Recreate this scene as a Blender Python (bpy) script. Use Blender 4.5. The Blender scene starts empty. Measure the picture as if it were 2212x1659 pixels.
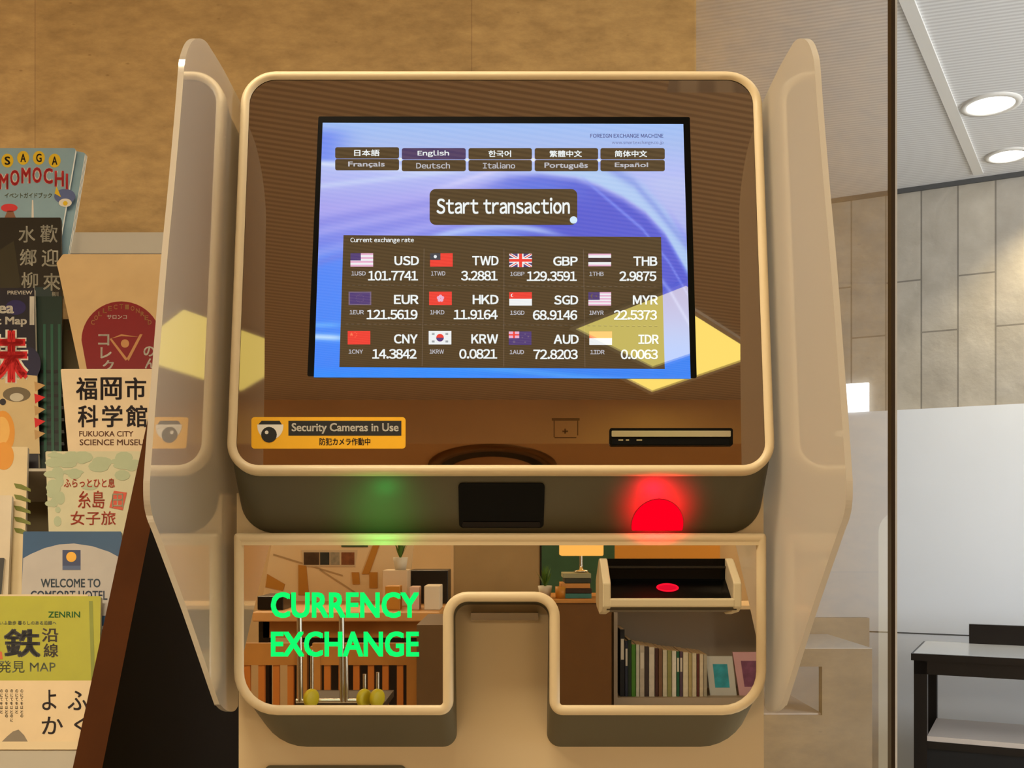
import bpy, math, random
from mathutils import Vector as V, Matrix
random.seed(7)
SC = bpy.context.scene
COL = SC.collection
# ------------------------------------------------------------------ camera, world, exposure
F = 2215.0            # focal length in pixels of the 2212 x 1659 frame
CX, HZ = 1106.0, 1155.0   # principal column, horizon row
EYE = 1.2
cam_d = bpy.data.cameras.new('camera'); cam = bpy.data.objects.new('camera', cam_d); COL.objects.link(cam)
cam_d.sensor_width = 36; cam_d.lens = F / 2212 * 36; cam_d.shift_y = (HZ - 829.5) / 2212
cam.location = (0, 0, EYE); cam.rotation_euler = (math.pi / 2, 0, 0); cam_d.clip_start = 0.02
SC.camera = cam
SC.view_settings.view_transform = 'Standard'; SC.view_settings.look = 'None'
SC.view_settings.gamma = 1; SC.view_settings.use_curve_mapping = False
SC.view_settings.exposure = 0.0
W = bpy.data.worlds.new('world'); SC.world = W; W.use_nodes = True
W.node_tree.nodes['Background'].inputs[0].default_value = (1, .86, .68, 1)
W.node_tree.nodes['Background'].inputs[1].default_value = 0.1
LAMP_WARM = (1.0, .80, .47)
LOUNGE_STRENGTH = 18.5
DIAMOND_STRENGTH = 2.7
HALL_STRENGTH = 9.0
DAY_WATTS = 305

def P(px, py, Y):
    return V(((px - CX) / F * Y, Y, EYE + (HZ - py) / F * Y))

# ------------------------------------------------------------------ materials
def lin(c):
    return tuple((x / 255 / 12.92) if x / 255 <= .04045 else ((x / 255 + .055) / 1.055) ** 2.4 for x in c)
MATS = {}
def mat(name, c, rough=.6, metal=0.0, spec=.4, vary=0.0, scale=8.0, bump=0.0, trans=0.0):
    """principled material, c in sRGB 0-255, with a noise that varies the colour and the relief"""
    if name in MATS: return MATS[name]
    m = bpy.data.materials.new(name); m.use_nodes = True; n = m.node_tree.nodes; l = m.node_tree.links
    b = n['Principled BSDF']; col = lin(c)
    b.inputs['Base Color'].default_value = (*col, 1)
    b.inputs['Roughness'].default_value = rough; b.inputs['Metallic'].default_value = metal
    b.inputs['Specular IOR Level'].default_value = spec
    if vary or bump:
        tc = n.new('ShaderNodeTexCoord'); nz = n.new('ShaderNodeTexNoise'); nz.inputs['Scale'].default_value = scale
        nz.inputs['Detail'].default_value = 6; l.new(tc.outputs['Object'], nz.inputs['Vector'])
        if vary:
            r = n.new('ShaderNodeValToRGB')
            r.color_ramp.elements[0].position = .3; r.color_ramp.elements[1].position = .7
            r.color_ramp.elements[0].color = (*[x * (1 - vary) for x in col], 1)
            r.color_ramp.elements[1].color = (*[min(1, x * (1 + vary)) for x in col], 1)
            l.new(nz.outputs['Fac'], r.inputs[0]); l.new(r.outputs[0], b.inputs['Base Color'])
        if bump:
            bp = n.new('ShaderNodeBump'); bp.inputs['Strength'].default_value = bump; bp.inputs['Distance'].default_value = .01
            l.new(nz.outputs['Fac'], bp.inputs['Height']); l.new(bp.outputs[0], b.inputs['Normal'])
    MATS[name] = m; return m
def emis(name, c, s, gloss=None):
    """light-giving surface; gloss adds the mirror of the glass in front of it"""
    if name in MATS: return MATS[name]
    m = bpy.data.materials.new(name); m.use_nodes = True; n = m.node_tree.nodes; l = m.node_tree.links
    n.remove(n['Principled BSDF']); e = n.new('ShaderNodeEmission'); o = n['Material Output']
    e.inputs[0].default_value = (*lin(c), 1); e.inputs[1].default_value = s
    if gloss:
        g = n.new('ShaderNodeBsdfGlossy'); g.inputs['Color'].default_value = (*gloss, 1); g.inputs['Roughness'].default_value = .01
        a = n.new('ShaderNodeAddShader'); l.new(e.outputs[0], a.inputs[0]); l.new(g.outputs[0], a.inputs[1])
        l.new(a.outputs[0], o.inputs[0])
    else: l.new(e.outputs[0], o.inputs[0])
    MATS[name] = m; return m

# ------------------------------------------------------------------ mesh building
class Frame:
    """a local plane: o + u*ux + v*vx + n*nx"""
    def __init__(s, o, ux, vx):
        s.o = V(o); s.ux = V(ux).normalized(); s.vx = V(vx).normalized(); s.nx = s.ux.cross(s.vx).normalized()
    def pt(s, u, v, n=0.0): return s.o + s.ux * u + s.vx * v + s.nx * n
    def pix(s, px, py, n=0.0):
        d = V(((px - CX) / F, 1, (HZ - py) / F)); c = V((0, 0, EYE)); o = s.o + s.nx * n
        t = (o - c).dot(s.nx) / d.dot(s.nx); q = c + d * t - o
        return (q.dot(s.ux), q.dot(s.vx))
    def pixs(s, pts, n=0.0): return [s.pix(x, y, n) for x, y in pts]

_TXT = {}
def char_mesh(ch):
    if ('c', ch) in _TXT: return _TXT['c', ch]
    c = bpy.data.curves.new('t', 'FONT'); c.body = ch; c.resolution_u = 3
    o = bpy.data.objects.new('t', c); COL.objects.link(o)
    me = bpy.data.meshes.new_from_object(o.evaluated_get(bpy.context.evaluated_depsgraph_get()))
    r_ = ([(v.co.x, v.co.y) for v in me.vertices], [tuple(p.vertices) for p in me.polygons])
    bpy.data.objects.remove(o); bpy.data.curves.remove(c); bpy.data.meshes.remove(me); _TXT['c', ch] = r_; return r_
def sans(s):
    """plain screen lettering set from the wide forms of the letters, spaced by their own widths"""
    vs, fs, pen = [], [], 0.0
    for ch in s:
        if ch == ' ': pen += .3; continue
        g, f = char_mesh(chr(ord(ch) + 0xFEE0)); x0 = min(p[0] for p in g); x1 = max(p[0] for p in g)
        if ch.isdigit(): off = pen + .27 - (x0 + x1) / 2; adv = .55
        else: off = pen + .05 - x0; adv = x1 - x0 + .10
        k = len(vs); vs += [(x + off, y) for x, y in g]; fs += [tuple(i + k for i in q) for q in f]; pen += adv
    return vs, fs
def glyphs(s, bold=0.0):
    k = (s, bold)
    if k in _TXT: return _TXT[k]
    vs, fs = sans(s[1:]) if s[0] == '~' else char_mesh(s)
    if bold:      # heavier strokes: the same letters laid over each other a little apart
        k0 = len(vs); v0, f0 = vs, fs; vs, fs = [], []
        for j, (dx, dy) in enumerate(((1, .7), (-1, .7), (1, -.7), (-1, -.7), (0, 0))):
            vs += [(x + dx * bold, y + dy * bold) for x, y in v0]; fs += [tuple(i + j * k0 for i in f) for f in f0]
    x0 = min(v[0] for v in vs); x1 = max(v[0] for v in vs); y0 = min(v[1] for v in vs); y1 = max(v[1] for v in vs)
    _TXT[k] = ([((x - x0) / (x1 - x0), (y - y0) / max(1e-6, y1 - y0)) for x, y in vs], fs); return _TXT[k]

class MB:
    def __init__(s): s.v = []; s.f = []; s.m = []; s.mats = []; s.sm = []
    def mi(s, m):
        if m not in s.mats: s.mats.append(m)
        return s.mats.index(m)
    def add(s, vs, fs, m, smooth=False):
        b = len(s.v); s.v += [V(v) for v in vs]; k = s.mi(m)
        for f in fs: s.f.append([b + i for i in f]); s.m.append(k); s.sm.append(smooth)
        return s
    def box(s, x0, x1, y0, y1, z0, z1, m):
        vs = [(x, y, z) for z in (z0, z1) for y in (y0, y1) for x in (x0, x1)]
        return s.add(vs, [(0, 2, 3, 1), (4, 5, 7, 6), (0, 1, 5, 4), (2, 6, 7, 3), (0, 4, 6, 2), (1, 3, 7, 5)], m)
    def fbox(s, fr, u0, u1, v0, v1, n0, n1, m):
        return s.prism(fr, [(u0, v0), (u1, v0), (u1, v1), (u0, v1)], n0, n1, m)
    def prism(s, fr, pts, n0, n1, m, smooth=False):
        """outline pts (counter-clockwise in u,v) raised from n0 to n1"""
        k = len(pts)
        vs = [fr.pt(u, v, n0) for u, v in pts] + [fr.pt(u, v, n1) for u, v in pts]
        fs = [tuple(range(k))[::-1], tuple(range(k, 2 * k))]
        s.add(vs, fs, m)
        return s.add(vs, [(i, (i + 1) % k, k + (i + 1) % k, k + i) for i in range(k)], m, smooth)
    def face(s, fr, pts, n, m): return s.add([fr.pt(u, v, n) for u, v in pts], [tuple(range(len(pts)))], m)
    def loft(s, loops, m, cap0=False, cap1=False, smooth=True):
        k = len(loops[0]); vs = [p for L in loops for p in L]; fs = []
        for j in range(len(loops) - 1):
            for i in range(k): fs.append((j * k + i, j * k + (i + 1) % k, (j + 1) * k + (i + 1) % k, (j + 1) * k + i))
        s.add(vs, fs, m, smooth)
        if cap0: s.add(loops[0], [tuple(range(k))[::-1]], m)
        if cap1: s.add(loops[-1], [tuple(range(k))], m)
        return s
    def tube(s, a, b, r, m, seg=12, r2=None):
        a = V(a); b = V(b); d = (b - a).normalized(); x = d.orthogonal().normalized(); y = d.cross(x); r2 = r if r2 is None else r2
        L = [[c + (x * math.cos(t) + y * math.sin(t)) * q for t in [2 * math.pi * i / seg for i in range(seg)]] for c, q in ((a, r), (b, r2))]
        return s.loft(L, m, True, True)
    def lathe(s, c, ax, prof, m, seg=40):
        """profile (radius, height) turned about axis ax at c"""
        c = V(c); d = V(ax).normalized(); x = d.orthogonal().normalized(); y = d.cross(x)
        L = [[c + d * h + (x * math.cos(t) + y * math.sin(t)) * r for t in [2 * math.pi * i / seg for i in range(seg)]] for r, h in prof]
        return s.loft(L, m)
    def text(s, fr, st, box, n, m, bold=0.0, pix=True, rot=None):
        """lettering that fills the box (l,t,r,b); in photo pixels on the plane, or u,v when pix is False"""
        g, fs = glyphs(st, bold); l, t, r, b = box
        if pix:
            q = [fr.pix(*c, n) for c in ((l, b), (r, b), (r, t), (l, t))]
        else: q = [(l, b), (r, b), (r, t), (l, t)]
        vs = []
        for x, y in g:
            u = (1 - x) * (1 - y) * q[0][0] + x * (1 - y) * q[1][0] + x * y * q[2][0] + (1 - x) * y * q[3][0]
            v = (1 - x) * (1 - y) * q[0][1] + x * (1 - y) * q[1][1] + x * y * q[2][1] + (1 - x) * y * q[3][1]
            vs.append(fr.pt(u, v, n))
        return s.add(vs, fs, m)
    def build(s, name, parent=None, origin=None, bevel=0.0, **props):
        og = V(origin) if origin is not None else (V(parent['base']) if parent is not None and 'base' in parent else V((0, 0, 0)))
        me = bpy.data.meshes.new(name); me.from_pydata([tuple(v - og) for v in s.v], [], s.f)
        for m in s.mats: me.materials.append(m)
        for p, k, q in zip(me.polygons, s.m, s.sm): p.material_index = k; p.use_smooth = q
        me.update()
        o = bpy.data.objects.new(name, me); COL.objects.link(o)
        if parent is not None:
            o.parent = parent
            if 'base' in parent: o['base'] = parent['base']
        else: o.location = og
        if bevel:
            b = o.modifiers.new('bevel', 'BEVEL'); b.width = bevel; b.segments = 2; b.limit_method = 'ANGLE'
        for k, q in props.items(): o[k] = q
        return o

BASES = []
def thing(name, label, cat, base, group=None):
    o = bpy.data.objects.new(name, None); COL.objects.link(o); o.location = base; o.empty_display_size = .05
    o['base'] = tuple(base); o['label'] = label; o['category'] = cat
    if group: o['group'] = group
    return o
def struct(mb, name, **k):
    o = mb.build(name, **k); o['kind'] = 'structure'; return o

def arc_poly(pts, radii, seg=8, inset=0.0):
    """closed outline with rounded corners; inset moves every edge inward (counter-clockwise outlines)"""
    n = len(pts); P2 = [V(p).to_2d() for p in pts]; out = []
    if inset:
        Q = []
        for i in range(n):
            a, b, c = P2[i - 1], P2[i], P2[(i + 1) % n]
            d1 = (b - a).normalized(); d2 = (c - b).normalized(); n1 = V((-d1.y, d1.x)); n2 = V((-d2.y, d2.x))
            k = inset / max(.2, 1 + n1.dot(n2)); Q.append(b + (n1 + n2) * k)
    else: Q = P2
    for i in range(n):
        a, b, c = Q[i - 1], Q[i], Q[(i + 1) % n]
        d1 = (a - b).normalized(); d2 = (c - b).normalized()
        o1, o2 = P2[i] - P2[i - 1], P2[(i + 1) % n] - P2[i]
        conv = o1.x * o2.y - o1.y * o2.x > 0
        r = max(.0004, radii[i] - inset if conv else radii[i] + inset)
        h = math.acos(max(-1, min(1, d1.dot(d2)))) / 2; t = r / math.tan(h)
        cc = b + (d1 + d2).normalized() * (r / math.sin(h))
        s0 = b + d1 * t - cc; s1 = b + d2 * t - cc
        a0 = math.atan2(s0.y, s0.x); da = (math.atan2(s1.y, s1.x) - a0 + math.pi) % (2 * math.pi) - math.pi
        for j in range(seg + 1):
            w = a0 + da * j / seg; out.append((cc.x + r * math.cos(w), cc.y + r * math.sin(w)))
    return out
def rrect(u0, v0, u1, v1, r, seg=5): return arc_poly([(u0, v0), (u1, v0), (u1, v1), (u0, v1)], [r] * 4, seg)
def ring(cu, cv, ru, rv, seg=32): return [(cu + ru * math.cos(2 * math.pi * i / seg), cv + rv * math.sin(2 * math.pi * i / seg)) for i in range(seg)]
def quad(fr, l, t, r, b, n=0): return fr.pixs([(l, b), (r, b), (r, t), (l, t)], n)
def prr(fr, l, t, r, b, rad, n=0, seg=5):
    """rounded box given by photo pixels on a plane"""
    q = quad(fr, l, t, r, b, n); return arc_poly(q, [rad] * 4, seg)

# ================================================================== THE ROOM
YB = 2.2        # sandy tile wall behind the machine
XG = 0.391      # glass partition
YP = 1.058      # its near edge
ZC = 2.88       # hall ceiling
ZL = 2.70       # lounge ceiling
XYZ = Frame((0, 0, 0), (1, 0, 0), (0, 0, 1))   # u = X, v = Z, n = -Y

def tile_material():
    m = bpy.data.materials.new('sandy stone tile'); m.use_nodes = True; n = m.node_tree.nodes; l = m.node_tree.links
    b = n['Principled BSDF']; b.inputs['Roughness'].default_value = .55; b.inputs['Specular IOR Level'].default_value = .3
    tc = n.new('ShaderNodeTexCoord'); mp = n.new('ShaderNodeMapping'); l.new(tc.outputs['Object'], mp.inputs[0])
    mp.inputs['Rotation'].default_value = (math.pi / 2, 0, 0); mp.inputs['Location'].default_value = (.0863, -.12, 0)
    br = n.new('ShaderNodeTexBrick'); l.new(mp.outputs[0], br.inputs['Vector'])
    br.inputs['Scale'].default_value = 1; br.inputs['Brick Width'].default_value = .937; br.inputs['Row Height'].default_value = .62
    br.inputs['Mortar Size'].default_value = .0012; br.inputs['Mortar Smooth'].default_value = .4; br.offset = 0
    br.inputs['Color1'].default_value = (*lin((196, 160, 104)), 1); br.inputs['Color2'].default_value = (*lin((190, 154, 98)), 1)
    br.inputs['Mortar'].default_value = (*lin((166, 130, 84)), 1)
    nz = n.new('ShaderNodeTexNoise'); nz.inputs['Scale'].default_value = 17; nz.inputs['Detail'].default_value = 12; nz.inputs['Roughness'].default_value = .65
    mp2 = n.new('ShaderNodeMapping'); mp2.inputs['Scale'].default_value = (1, 1, 2.2); l.new(tc.outputs['Object'], mp2.inputs[0]); l.new(mp2.outputs[0], nz.inputs['Vector'])
    r = n.new('ShaderNodeValToRGB'); r.color_ramp.elements[0].position = .3; r.color_ramp.elements[1].position = .72
    r.color_ramp.elements[0].color = (.70, .67, .63, 1); r.color_ramp.elements[1].color = (1.1, 1.1, 1.08, 1); l.new(nz.outputs['Fac'], r.inputs[0])
    mx = n.new('ShaderNodeMix'); mx.data_type = 'RGBA'; mx.blend_type = 'MULTIPLY'; mx.inputs['Factor'].default_value = 1
    l.new(br.outputs['Color'], mx.inputs['A']); l.new(r.outputs[0], mx.inputs['B'])
    v = n.new('ShaderNodeTexVoronoi'); v.inputs['Scale'].default_value = 13; l.new(mp2.outputs[0], v.inputs['Vector'])
    r2 = n.new('ShaderNodeValToRGB'); r2.color_ramp.elements[0].position = .03; r2.color_ramp.elements[1].position = .07
    r2.color_ramp.elements[0].color = (.66, .6, .54, 1); r2.color_ramp.elements[1].color = (1, 1, 1, 1); l.new(v.outputs['Distance'], r2.inputs[0])
    mx2 = n.new('ShaderNodeMix'); mx2.data_type = 'RGBA'; mx2.blend_type = 'MULTIPLY'; mx2.inputs['Factor'].default_value = .8
    l.new(mx.outputs['Result'], mx2.inputs['A']); l.new(r2.outputs[0], mx2.inputs['B']); l.new(mx2.outputs['Result'], b.inputs['Base Color'])
    bp = n.new('ShaderNodeBump'); bp.inputs['Strength'].default_value = .25; bp.inputs['Distance'].default_value = .004
    l.new(nz.outputs['Fac'], bp.inputs['Height']); l.new(bp.outputs[0], b.inputs['Normal'])
    return m
def ceiling_material(name, c1, c2, period, ang):
    m = bpy.data.materials.new(name); m.use_nodes = True; n = m.node_tree.nodes; l = m.node_tree.links
    b = n['Principled BSDF']; b.inputs['Roughness'].default_value = .8
    tc = n.new('ShaderNodeTexCoord'); mp = n.new('ShaderNodeMapping'); mp.inputs['Rotation'].default_value = (0, 0, ang); l.new(tc.outputs['Object'], mp.inputs[0])
    w = n.new('ShaderNodeTexWave'); w.inputs['Scale'].default_value = 2 * math.pi / period / 20; w.inputs['Distortion'].default_value = .6
    w.inputs['Detail'].default_value = 0; w.inputs['Detail Scale'].default_value = .35; l.new(mp.outputs[0], w.inputs['Vector']); w.bands_direction = 'Y'
    r = n.new('ShaderNodeValToRGB'); r.color_ramp.elements[0].position = .25; r.color_ramp.elements[1].position = .7
    r.color_ramp.elements[0].color = (*lin(c1), 1); r.color_ramp.elements[1].color = (*lin(c2), 1)
    l.new(w.outputs['Fac'], r.inputs[0]); l.new(r.outputs[0], b.inputs['Base Color']); return m
def stone_material():
    m = bpy.data.materials.new('grey wall stone'); m.use_nodes = True; n = m.node_tree.nodes; l = m.node_tree.links
    b = n['Principled BSDF']; b.inputs['Roughness'].default_value = .7
    tc = n.new('ShaderNodeTexCoord'); sp = n.new('ShaderNodeSeparateXYZ'); cb = n.new('ShaderNodeCombineXYZ')
    l.new(tc.outputs['Object'], sp.inputs[0]); zo = n.new('ShaderNodeMath'); zo.operation = 'ADD'; zo.inputs[1].default_value = .27; l.new(sp.outputs['Z'], zo.inputs[0]); l.new(zo.outputs[0], cb.inputs[0])
    # distance along the slanted wall
    sc = n.new('ShaderNodeMath'); sc.operation = 'MULTIPLY'; sc.inputs[1].default_value = 1.122; l.new(sp.outputs['X'], sc.inputs[0])
    ad = n.new('ShaderNodeMath'); ad.operation = 'ADD'; ad.inputs[1].default_value = .053; l.new(sc.outputs[0], ad.inputs[0]); l.new(ad.outputs[0], cb.inputs[1])
    br = n.new('ShaderNodeTexBrick'); l.new(cb.outputs[0], br.inputs['Vector']); br.inputs['Scale'].default_value = 1
    br.inputs['Brick Width'].default_value = .9; br.inputs['Row Height'].default_value = .162; br.inputs['Mortar Size'].default_value = .004
    br.offset = .283; br.offset_frequency = 2
    br.inputs['Color1'].default_value = (*lin((186, 178, 164)), 1); br.inputs['Color2'].default_value = (*lin((172, 166, 156)), 1)
    br.inputs['Mortar'].default_value = (*lin((132, 126, 116)), 1)
    nz = n.new('ShaderNodeTexNoise'); nz.inputs['Scale'].default_value = 7; nz.inputs['Detail'].default_value = 9; l.new(tc.outputs['Object'], nz.inputs['Vector'])
    r = n.new('ShaderNodeValToRGB'); r.color_ramp.elements[0].position = .35; r.color_ramp.elements[1].position = .65
    r.color_ramp.elements[0].color = (.84, .83, .81, 1); r.color_ramp.elements[1].color = (1, 1, 1, 1); l.new(nz.outputs['Fac'], r.inputs[0])
    mx = n.new('ShaderNodeMix'); mx.data_type = 'RGBA'; mx.blend_type = 'MULTIPLY'; mx.inputs['Factor'].default_value = 1
    l.new(br.outputs['Color'], mx.inputs['A']); l.new(r.outputs[0], mx.inputs['B']); l.new(mx.outputs['Result'], b.inputs['Base Color'])
    bp = n.new('ShaderNodeBump'); bp.inputs['Strength'].default_value = .5; bp.inputs['Distance'].default_value = .02
    l.new(nz.outputs['Fac'], bp.inputs['Height']); l.new(bp.outputs[0], b.inputs['Normal'])
    return m

M_TILE = tile_material(); M_STONE = stone_material()
M_CEIL = ceiling_material('fine grooved hall ceiling', (208, 208, 210), (228, 229, 231), .024, .3)
M_CEILW = ceiling_material('grooved lounge ceiling', (186, 170, 152), (216, 200, 178), .022, .24)
M_WHITE = mat('white wall panel', (226, 229, 233), .35, vary=.02, scale=2)
M_FLOOR = mat('polished stone floor', (196, 182, 158), .25, vary=.12, scale=4)
M_WALL = mat('warm plaster', (178, 152, 116), .8, vary=.05, scale=3)
M_WOODW = mat('oak wall panel', (222, 178, 126), .5, vary=.05, scale=3)
M_DARK = mat('dark bronze metal', (52, 40, 28), .35, .6)
M_TRIM = mat('pale trim', (226, 224, 220), .5)
M_SHADOWGAP = mat('dark grey joint', (84, 84, 84), .7)

K = .509; Y0 = 5.95                    # far wall of the hall: Y = Y0 - K*X
def far(X): return Y0 - K * X
FW = Frame((0, Y0, 0), (1, -K, 0), (0, 0, 1))     # u along the wall, v = Z, n towards the room
def fu(X): return X * math.hypot(1, K)

struct(MB().box(-3, 5, -5, 6.6, -.05, 0, M_FLOOR), 'floor')
struct(MB().box(-3, XG - .006, -5, YB + .2, ZL, ZC + .05, M_CEILW), 'ceiling')
struct(MB().box(XG - .006, 5, -5, -.3, ZL, ZC + .05, M_CEILW), 'ceiling_lounge')
struct(MB().box(XG - .006, 5, -.3, 6.6, ZC, ZC + .05, M_CEIL), 'ceiling.001')
struct(MB().box(-3, XG + .004, YB, YB + .12, 0, ZC, M_TILE), 'wall_back')
struct(MB().box(-3.1, -3, -5, YB + .12, 0, ZC, M_WALL), 'wall_left')
struct(MB().box(-3.1, 5.1, -5.1, -5, 0, ZC, M_WALL), 'wall_front')
struct(MB().box(5, 5.1, -5, 6.6, 0, ZC, M_WHITE), 'wall_right')
ZS = EYE + 268 / F * 5.0
struct(MB().fbox(FW, fu(.2), fu(5), ZS, ZC, -.1, 0, M_STONE), 'wall_far')
struct(MB().fbox(FW, fu(.2), fu(5), 0, ZS, -.1, .02, M_WHITE), 'wall_hall')
struct(MB().fbox(FW, fu(.2), fu(5), ZC - .022, ZC, 0, .012, M_SHADOWGAP), 'trim_1')
struct(MB().fbox(FW, fu(.2), fu(5), .722, .728, .02, .022, M_SHADOWGAP), 'trim_2')
a = P(2110, 365, 1.68 * F / 790); b = P(1960, 0, 1.68 * F / 1155); d = (b - a).normalized(); e = d * 6
sx = V((-d.y, d.x, 0)) * .021
t1, t2 = a - d * .06, b + d * 2
mb = MB(); mb.loft([[q - sx, q + sx, q + sx - V((0, 0, .008)), q - sx - V((0, 0, .008))] for q in (V((t1.x, t1.y, ZC)), V((t2.x, t2.y, ZC)))], M_TRIM, True, True, False)
struct(mb, 'trim_3')
# soffit behind the photographer, seen in the machine's dark front
struct(MB().box(-3, 5, -5, -2.2, 2.5, ZL, M_WOODW), 'ceiling_soffit')

# glass partition running away from the camera, bronze edge post
def glass_material():
    m = bpy.data.materials.new('partition glass'); m.use_nodes = True; n = m.node_tree.nodes; l = m.node_tree.links
    n.remove(n['Principled BSDF']); t = n.new('ShaderNodeBsdfTransparent'); t.inputs[0].default_value = (.95, .95, .93, 1)
    g = n.new('ShaderNodeBsdfGlossy'); g.inputs['Roughness'].default_value = .012; g.inputs['Color'].default_value = (1, 1, 1, 1)
    fr = n.new('ShaderNodeFresnel'); fr.inputs[0].default_value = 1.5
    ml = n.new('ShaderNodeMath'); ml.operation = 'MULTIPLY'; ml.inputs[1].default_value = 1.7; ml.use_clamp = True
    mx = n.new('ShaderNodeMixShader'); l.new(fr.outputs[0], ml.inputs[0]); l.new(ml.outputs[0], mx.inputs[0])
    l.new(t.outputs[0], mx.inputs[1]); l.new(g.outputs[0], mx.inputs[2]); l.new(mx.outputs[0], n['Material Output'].inputs[0]); return m
M_GLASS = glass_material()
mb = MB(); mb.add([(XG, YP + .005, 0), (XG, YB, 0), (XG, YB, ZC), (XG, YP + .005, ZC)], [(3, 2, 1, 0)], M_GLASS)
gl = struct(mb, 'window_1')
struct(MB().box(XG - .0015, XG + .0025, YP - .005, YP + .005, 0, ZC, M_DARK), 'trim_4')
struct(MB().box(XG + .0025, XG + .008, YP + .004, YP + .012, 0, ZC, M_TRIM), 'trim_5')
# glowing panel on the hall wall, paints a white reflection in the glass
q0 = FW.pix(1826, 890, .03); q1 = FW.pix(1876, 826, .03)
mb = MB().fbox(FW, q0[0], q1[0], q0[1], q1[1], .0, .03, emis('white glass reflection', (245, 250, 255), 2.2)); struct(mb, 'reflection_panel')

# ------------------------------------------------------------------ ceiling lights
def ceiling_panel(x, y, z, sx_, sy_, rot, strength, col, label, group=None):
    fr = Frame((x, y, z), (math.cos(rot), math.sin(rot), 0), (math.sin(rot), -math.cos(rot), 0))   # normal down
    t = thing('ceiling_light', label, 'ceiling light', (x, y, z), group)
    mb = MB(); o = arc_poly([(-sx_ / 2, -sy_ / 2), (sx_ / 2, -sy_ / 2), (sx_ / 2, sy_ / 2), (-sx_ / 2, sy_ / 2)], [.01] * 4, 2)
    i = arc_poly([(-sx_ / 2, -sy_ / 2), (sx_ / 2, -sy_ / 2), (sx_ / 2, sy_ / 2), (-sx_ / 2, sy_ / 2)], [.01] * 4, 2, .02)
    mb.loft([[fr.pt(*p, n) for p in L] for L, n in ((o, 0), (o, .012), (i, .012), (i, .002))], M_TRIM, smooth=False); mb.build('frame', t)
    mb = MB(); mb.face(fr, i, .004, emis('panel diffuser %.1f' % strength, col, strength)); mb.build('diffuser', t); return t
c8 = (255, 236, 200)
ceiling_panel(-.55, .25, ZL, 1.3, .5, 0, LOUNGE_STRENGTH, c8, 'added long warm fill panel above the exchange machine')  # added lamp, out of view, soft fill for machine and wall
ceiling_panel(-2.2, .2, ZL, .8, .8, 0, LOUNGE_STRENGTH * .7, c8, 'added warm square fill panel over the brochure rack')  # added lamp, out of view, fills the rack side
ceiling_panel(.595, -1.74, ZL, .54, .54, math.pi / 4 - .03, DIAMOND_STRENGTH, (255, 252, 150), 'turned square ceiling light mirrored in the dark front of the machine')
ceiling_panel(-1.1, -3.3, 2.5, 1.4, .5, 0, LOUNGE_STRENGTH * 1.7, c8, 'added warm fill panel over the lounge work table')  # added lamp to brighten the lounge around the table
ceiling_panel(1.9, -3.9, 2.5, 1.0, .5, 0, LOUNGE_STRENGTH * 1.7, c8, 'added warm fill panel over the lounge bookcase')  # added lamp to brighten the lounge around the bookcase
def downlight(x, y, r, label, strength):
    t = thing('downlight', label, 'downlight', (x, y, ZC), 'round downlights in the hall ceiling')
    MB().lathe((x, y, ZC), (0, 0, -1), [(r * 1.32, 0), (r * 1.3, .006), (r * 1.05, .008), (r, .002)], M_TRIM).build('trim_ring', t)
    MB().lathe((x, y, ZC), (0, 0, -1), [(r * 1.04, .004), (0, .004)], emis('downlight lens', (255, 250, 240), strength)).build('lens', t)
q = P(2140, 225, 1.68 * F / 930); downlight(q.x, q.y, .085, 'larger round downlight nearer the camera in the pale hall ceiling', HALL_STRENGTH)
q = P(2177, 335, 1.68 * F / 820); downlight(q.x, q.y, .072, 'smaller round downlight beside the stone wall of the hall', HALL_STRENGTH)
# a wall washer close to the stone wall, outside the picture
def spot(name, loc, tgt, w, col, ang, blend=.6, size=.05):
    l = bpy.data.lights.new(name, 'SPOT'); l.energy = w; l.color = col; l.spot_size = math.radians(ang); l.spot_blend = blend; l.shadow_soft_size = size
    o = bpy.data.objects.new(name, l); COL.objects.link(o); o.location = loc
    o.rotation_euler = (V(tgt) - V(loc)).to_track_quat('-Z', 'Y').to_euler(); return o
spot('wall_washer', (2.55, 4.35, 2.82), (2.5, far(2.5), 2.2), 45, (1, .80, .45), 80, .8)
# added area light standing in for the hall's daylight, no window there
def area(name, loc, tgt, sx_, sy_, w, col):
    l = bpy.data.lights.new(name, 'AREA'); l.shape = 'RECTANGLE'; l.size = sx_; l.size_y = sy_; l.energy = w; l.color = col
    o = bpy.data.objects.new(name, l); COL.objects.link(o); o.location = loc
    o.rotation_euler = (V(tgt) - V(loc)).to_track_quat('-Z', 'Y').to_euler(); return o
area('hall_daylight_fill', (4.9, 1.2, 1.5), (2.0, 3.6, 1.4), 3.0, 2.2, DAY_WATTS, (.90, .96, 1))

# ================================================================== EXCHANGE MACHINE
XC = -.0105
KB = (XC, 1.15, 0)
kiosk = thing('exchange_machine', 'cream currency exchange machine with lit blue touch screen and green lettering', 'exchange machine', KB)
T8 = math.radians(8)
HD = Frame((XC, .95, EYE + (HZ - 1025) / F * .95), (1, 0, 0), (0, math.sin(T8), math.cos(T8)))
HW, HH = .2545, .4023
M_CREAM = mat('cream lacquer', (222, 202, 164), .38, spec=.5, vary=.015, scale=3)
M_BODY = mat('beige cabinet lacquer', (206, 184, 146), .45, vary=.02, scale=2)
M_BAND = mat('olive grey satin plastic', (88, 83, 64), .42, vary=.02, scale=3)
M_SMOKE = mat('smoked mirror glass', (164, 144, 122), .012, 1.0)
M_MIRROR = mat('warm mirror glass', (230, 218, 198), .008, 1.0)
M_BLACK = mat('black gloss plastic', (3, 3, 3), .25, spec=.12)
M_BLACKM = mat('matt black plastic', (6, 6, 5), .6, spec=.1)
M_CHROME = mat('brushed silver', (200, 198, 192), .2, 1.0)

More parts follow.
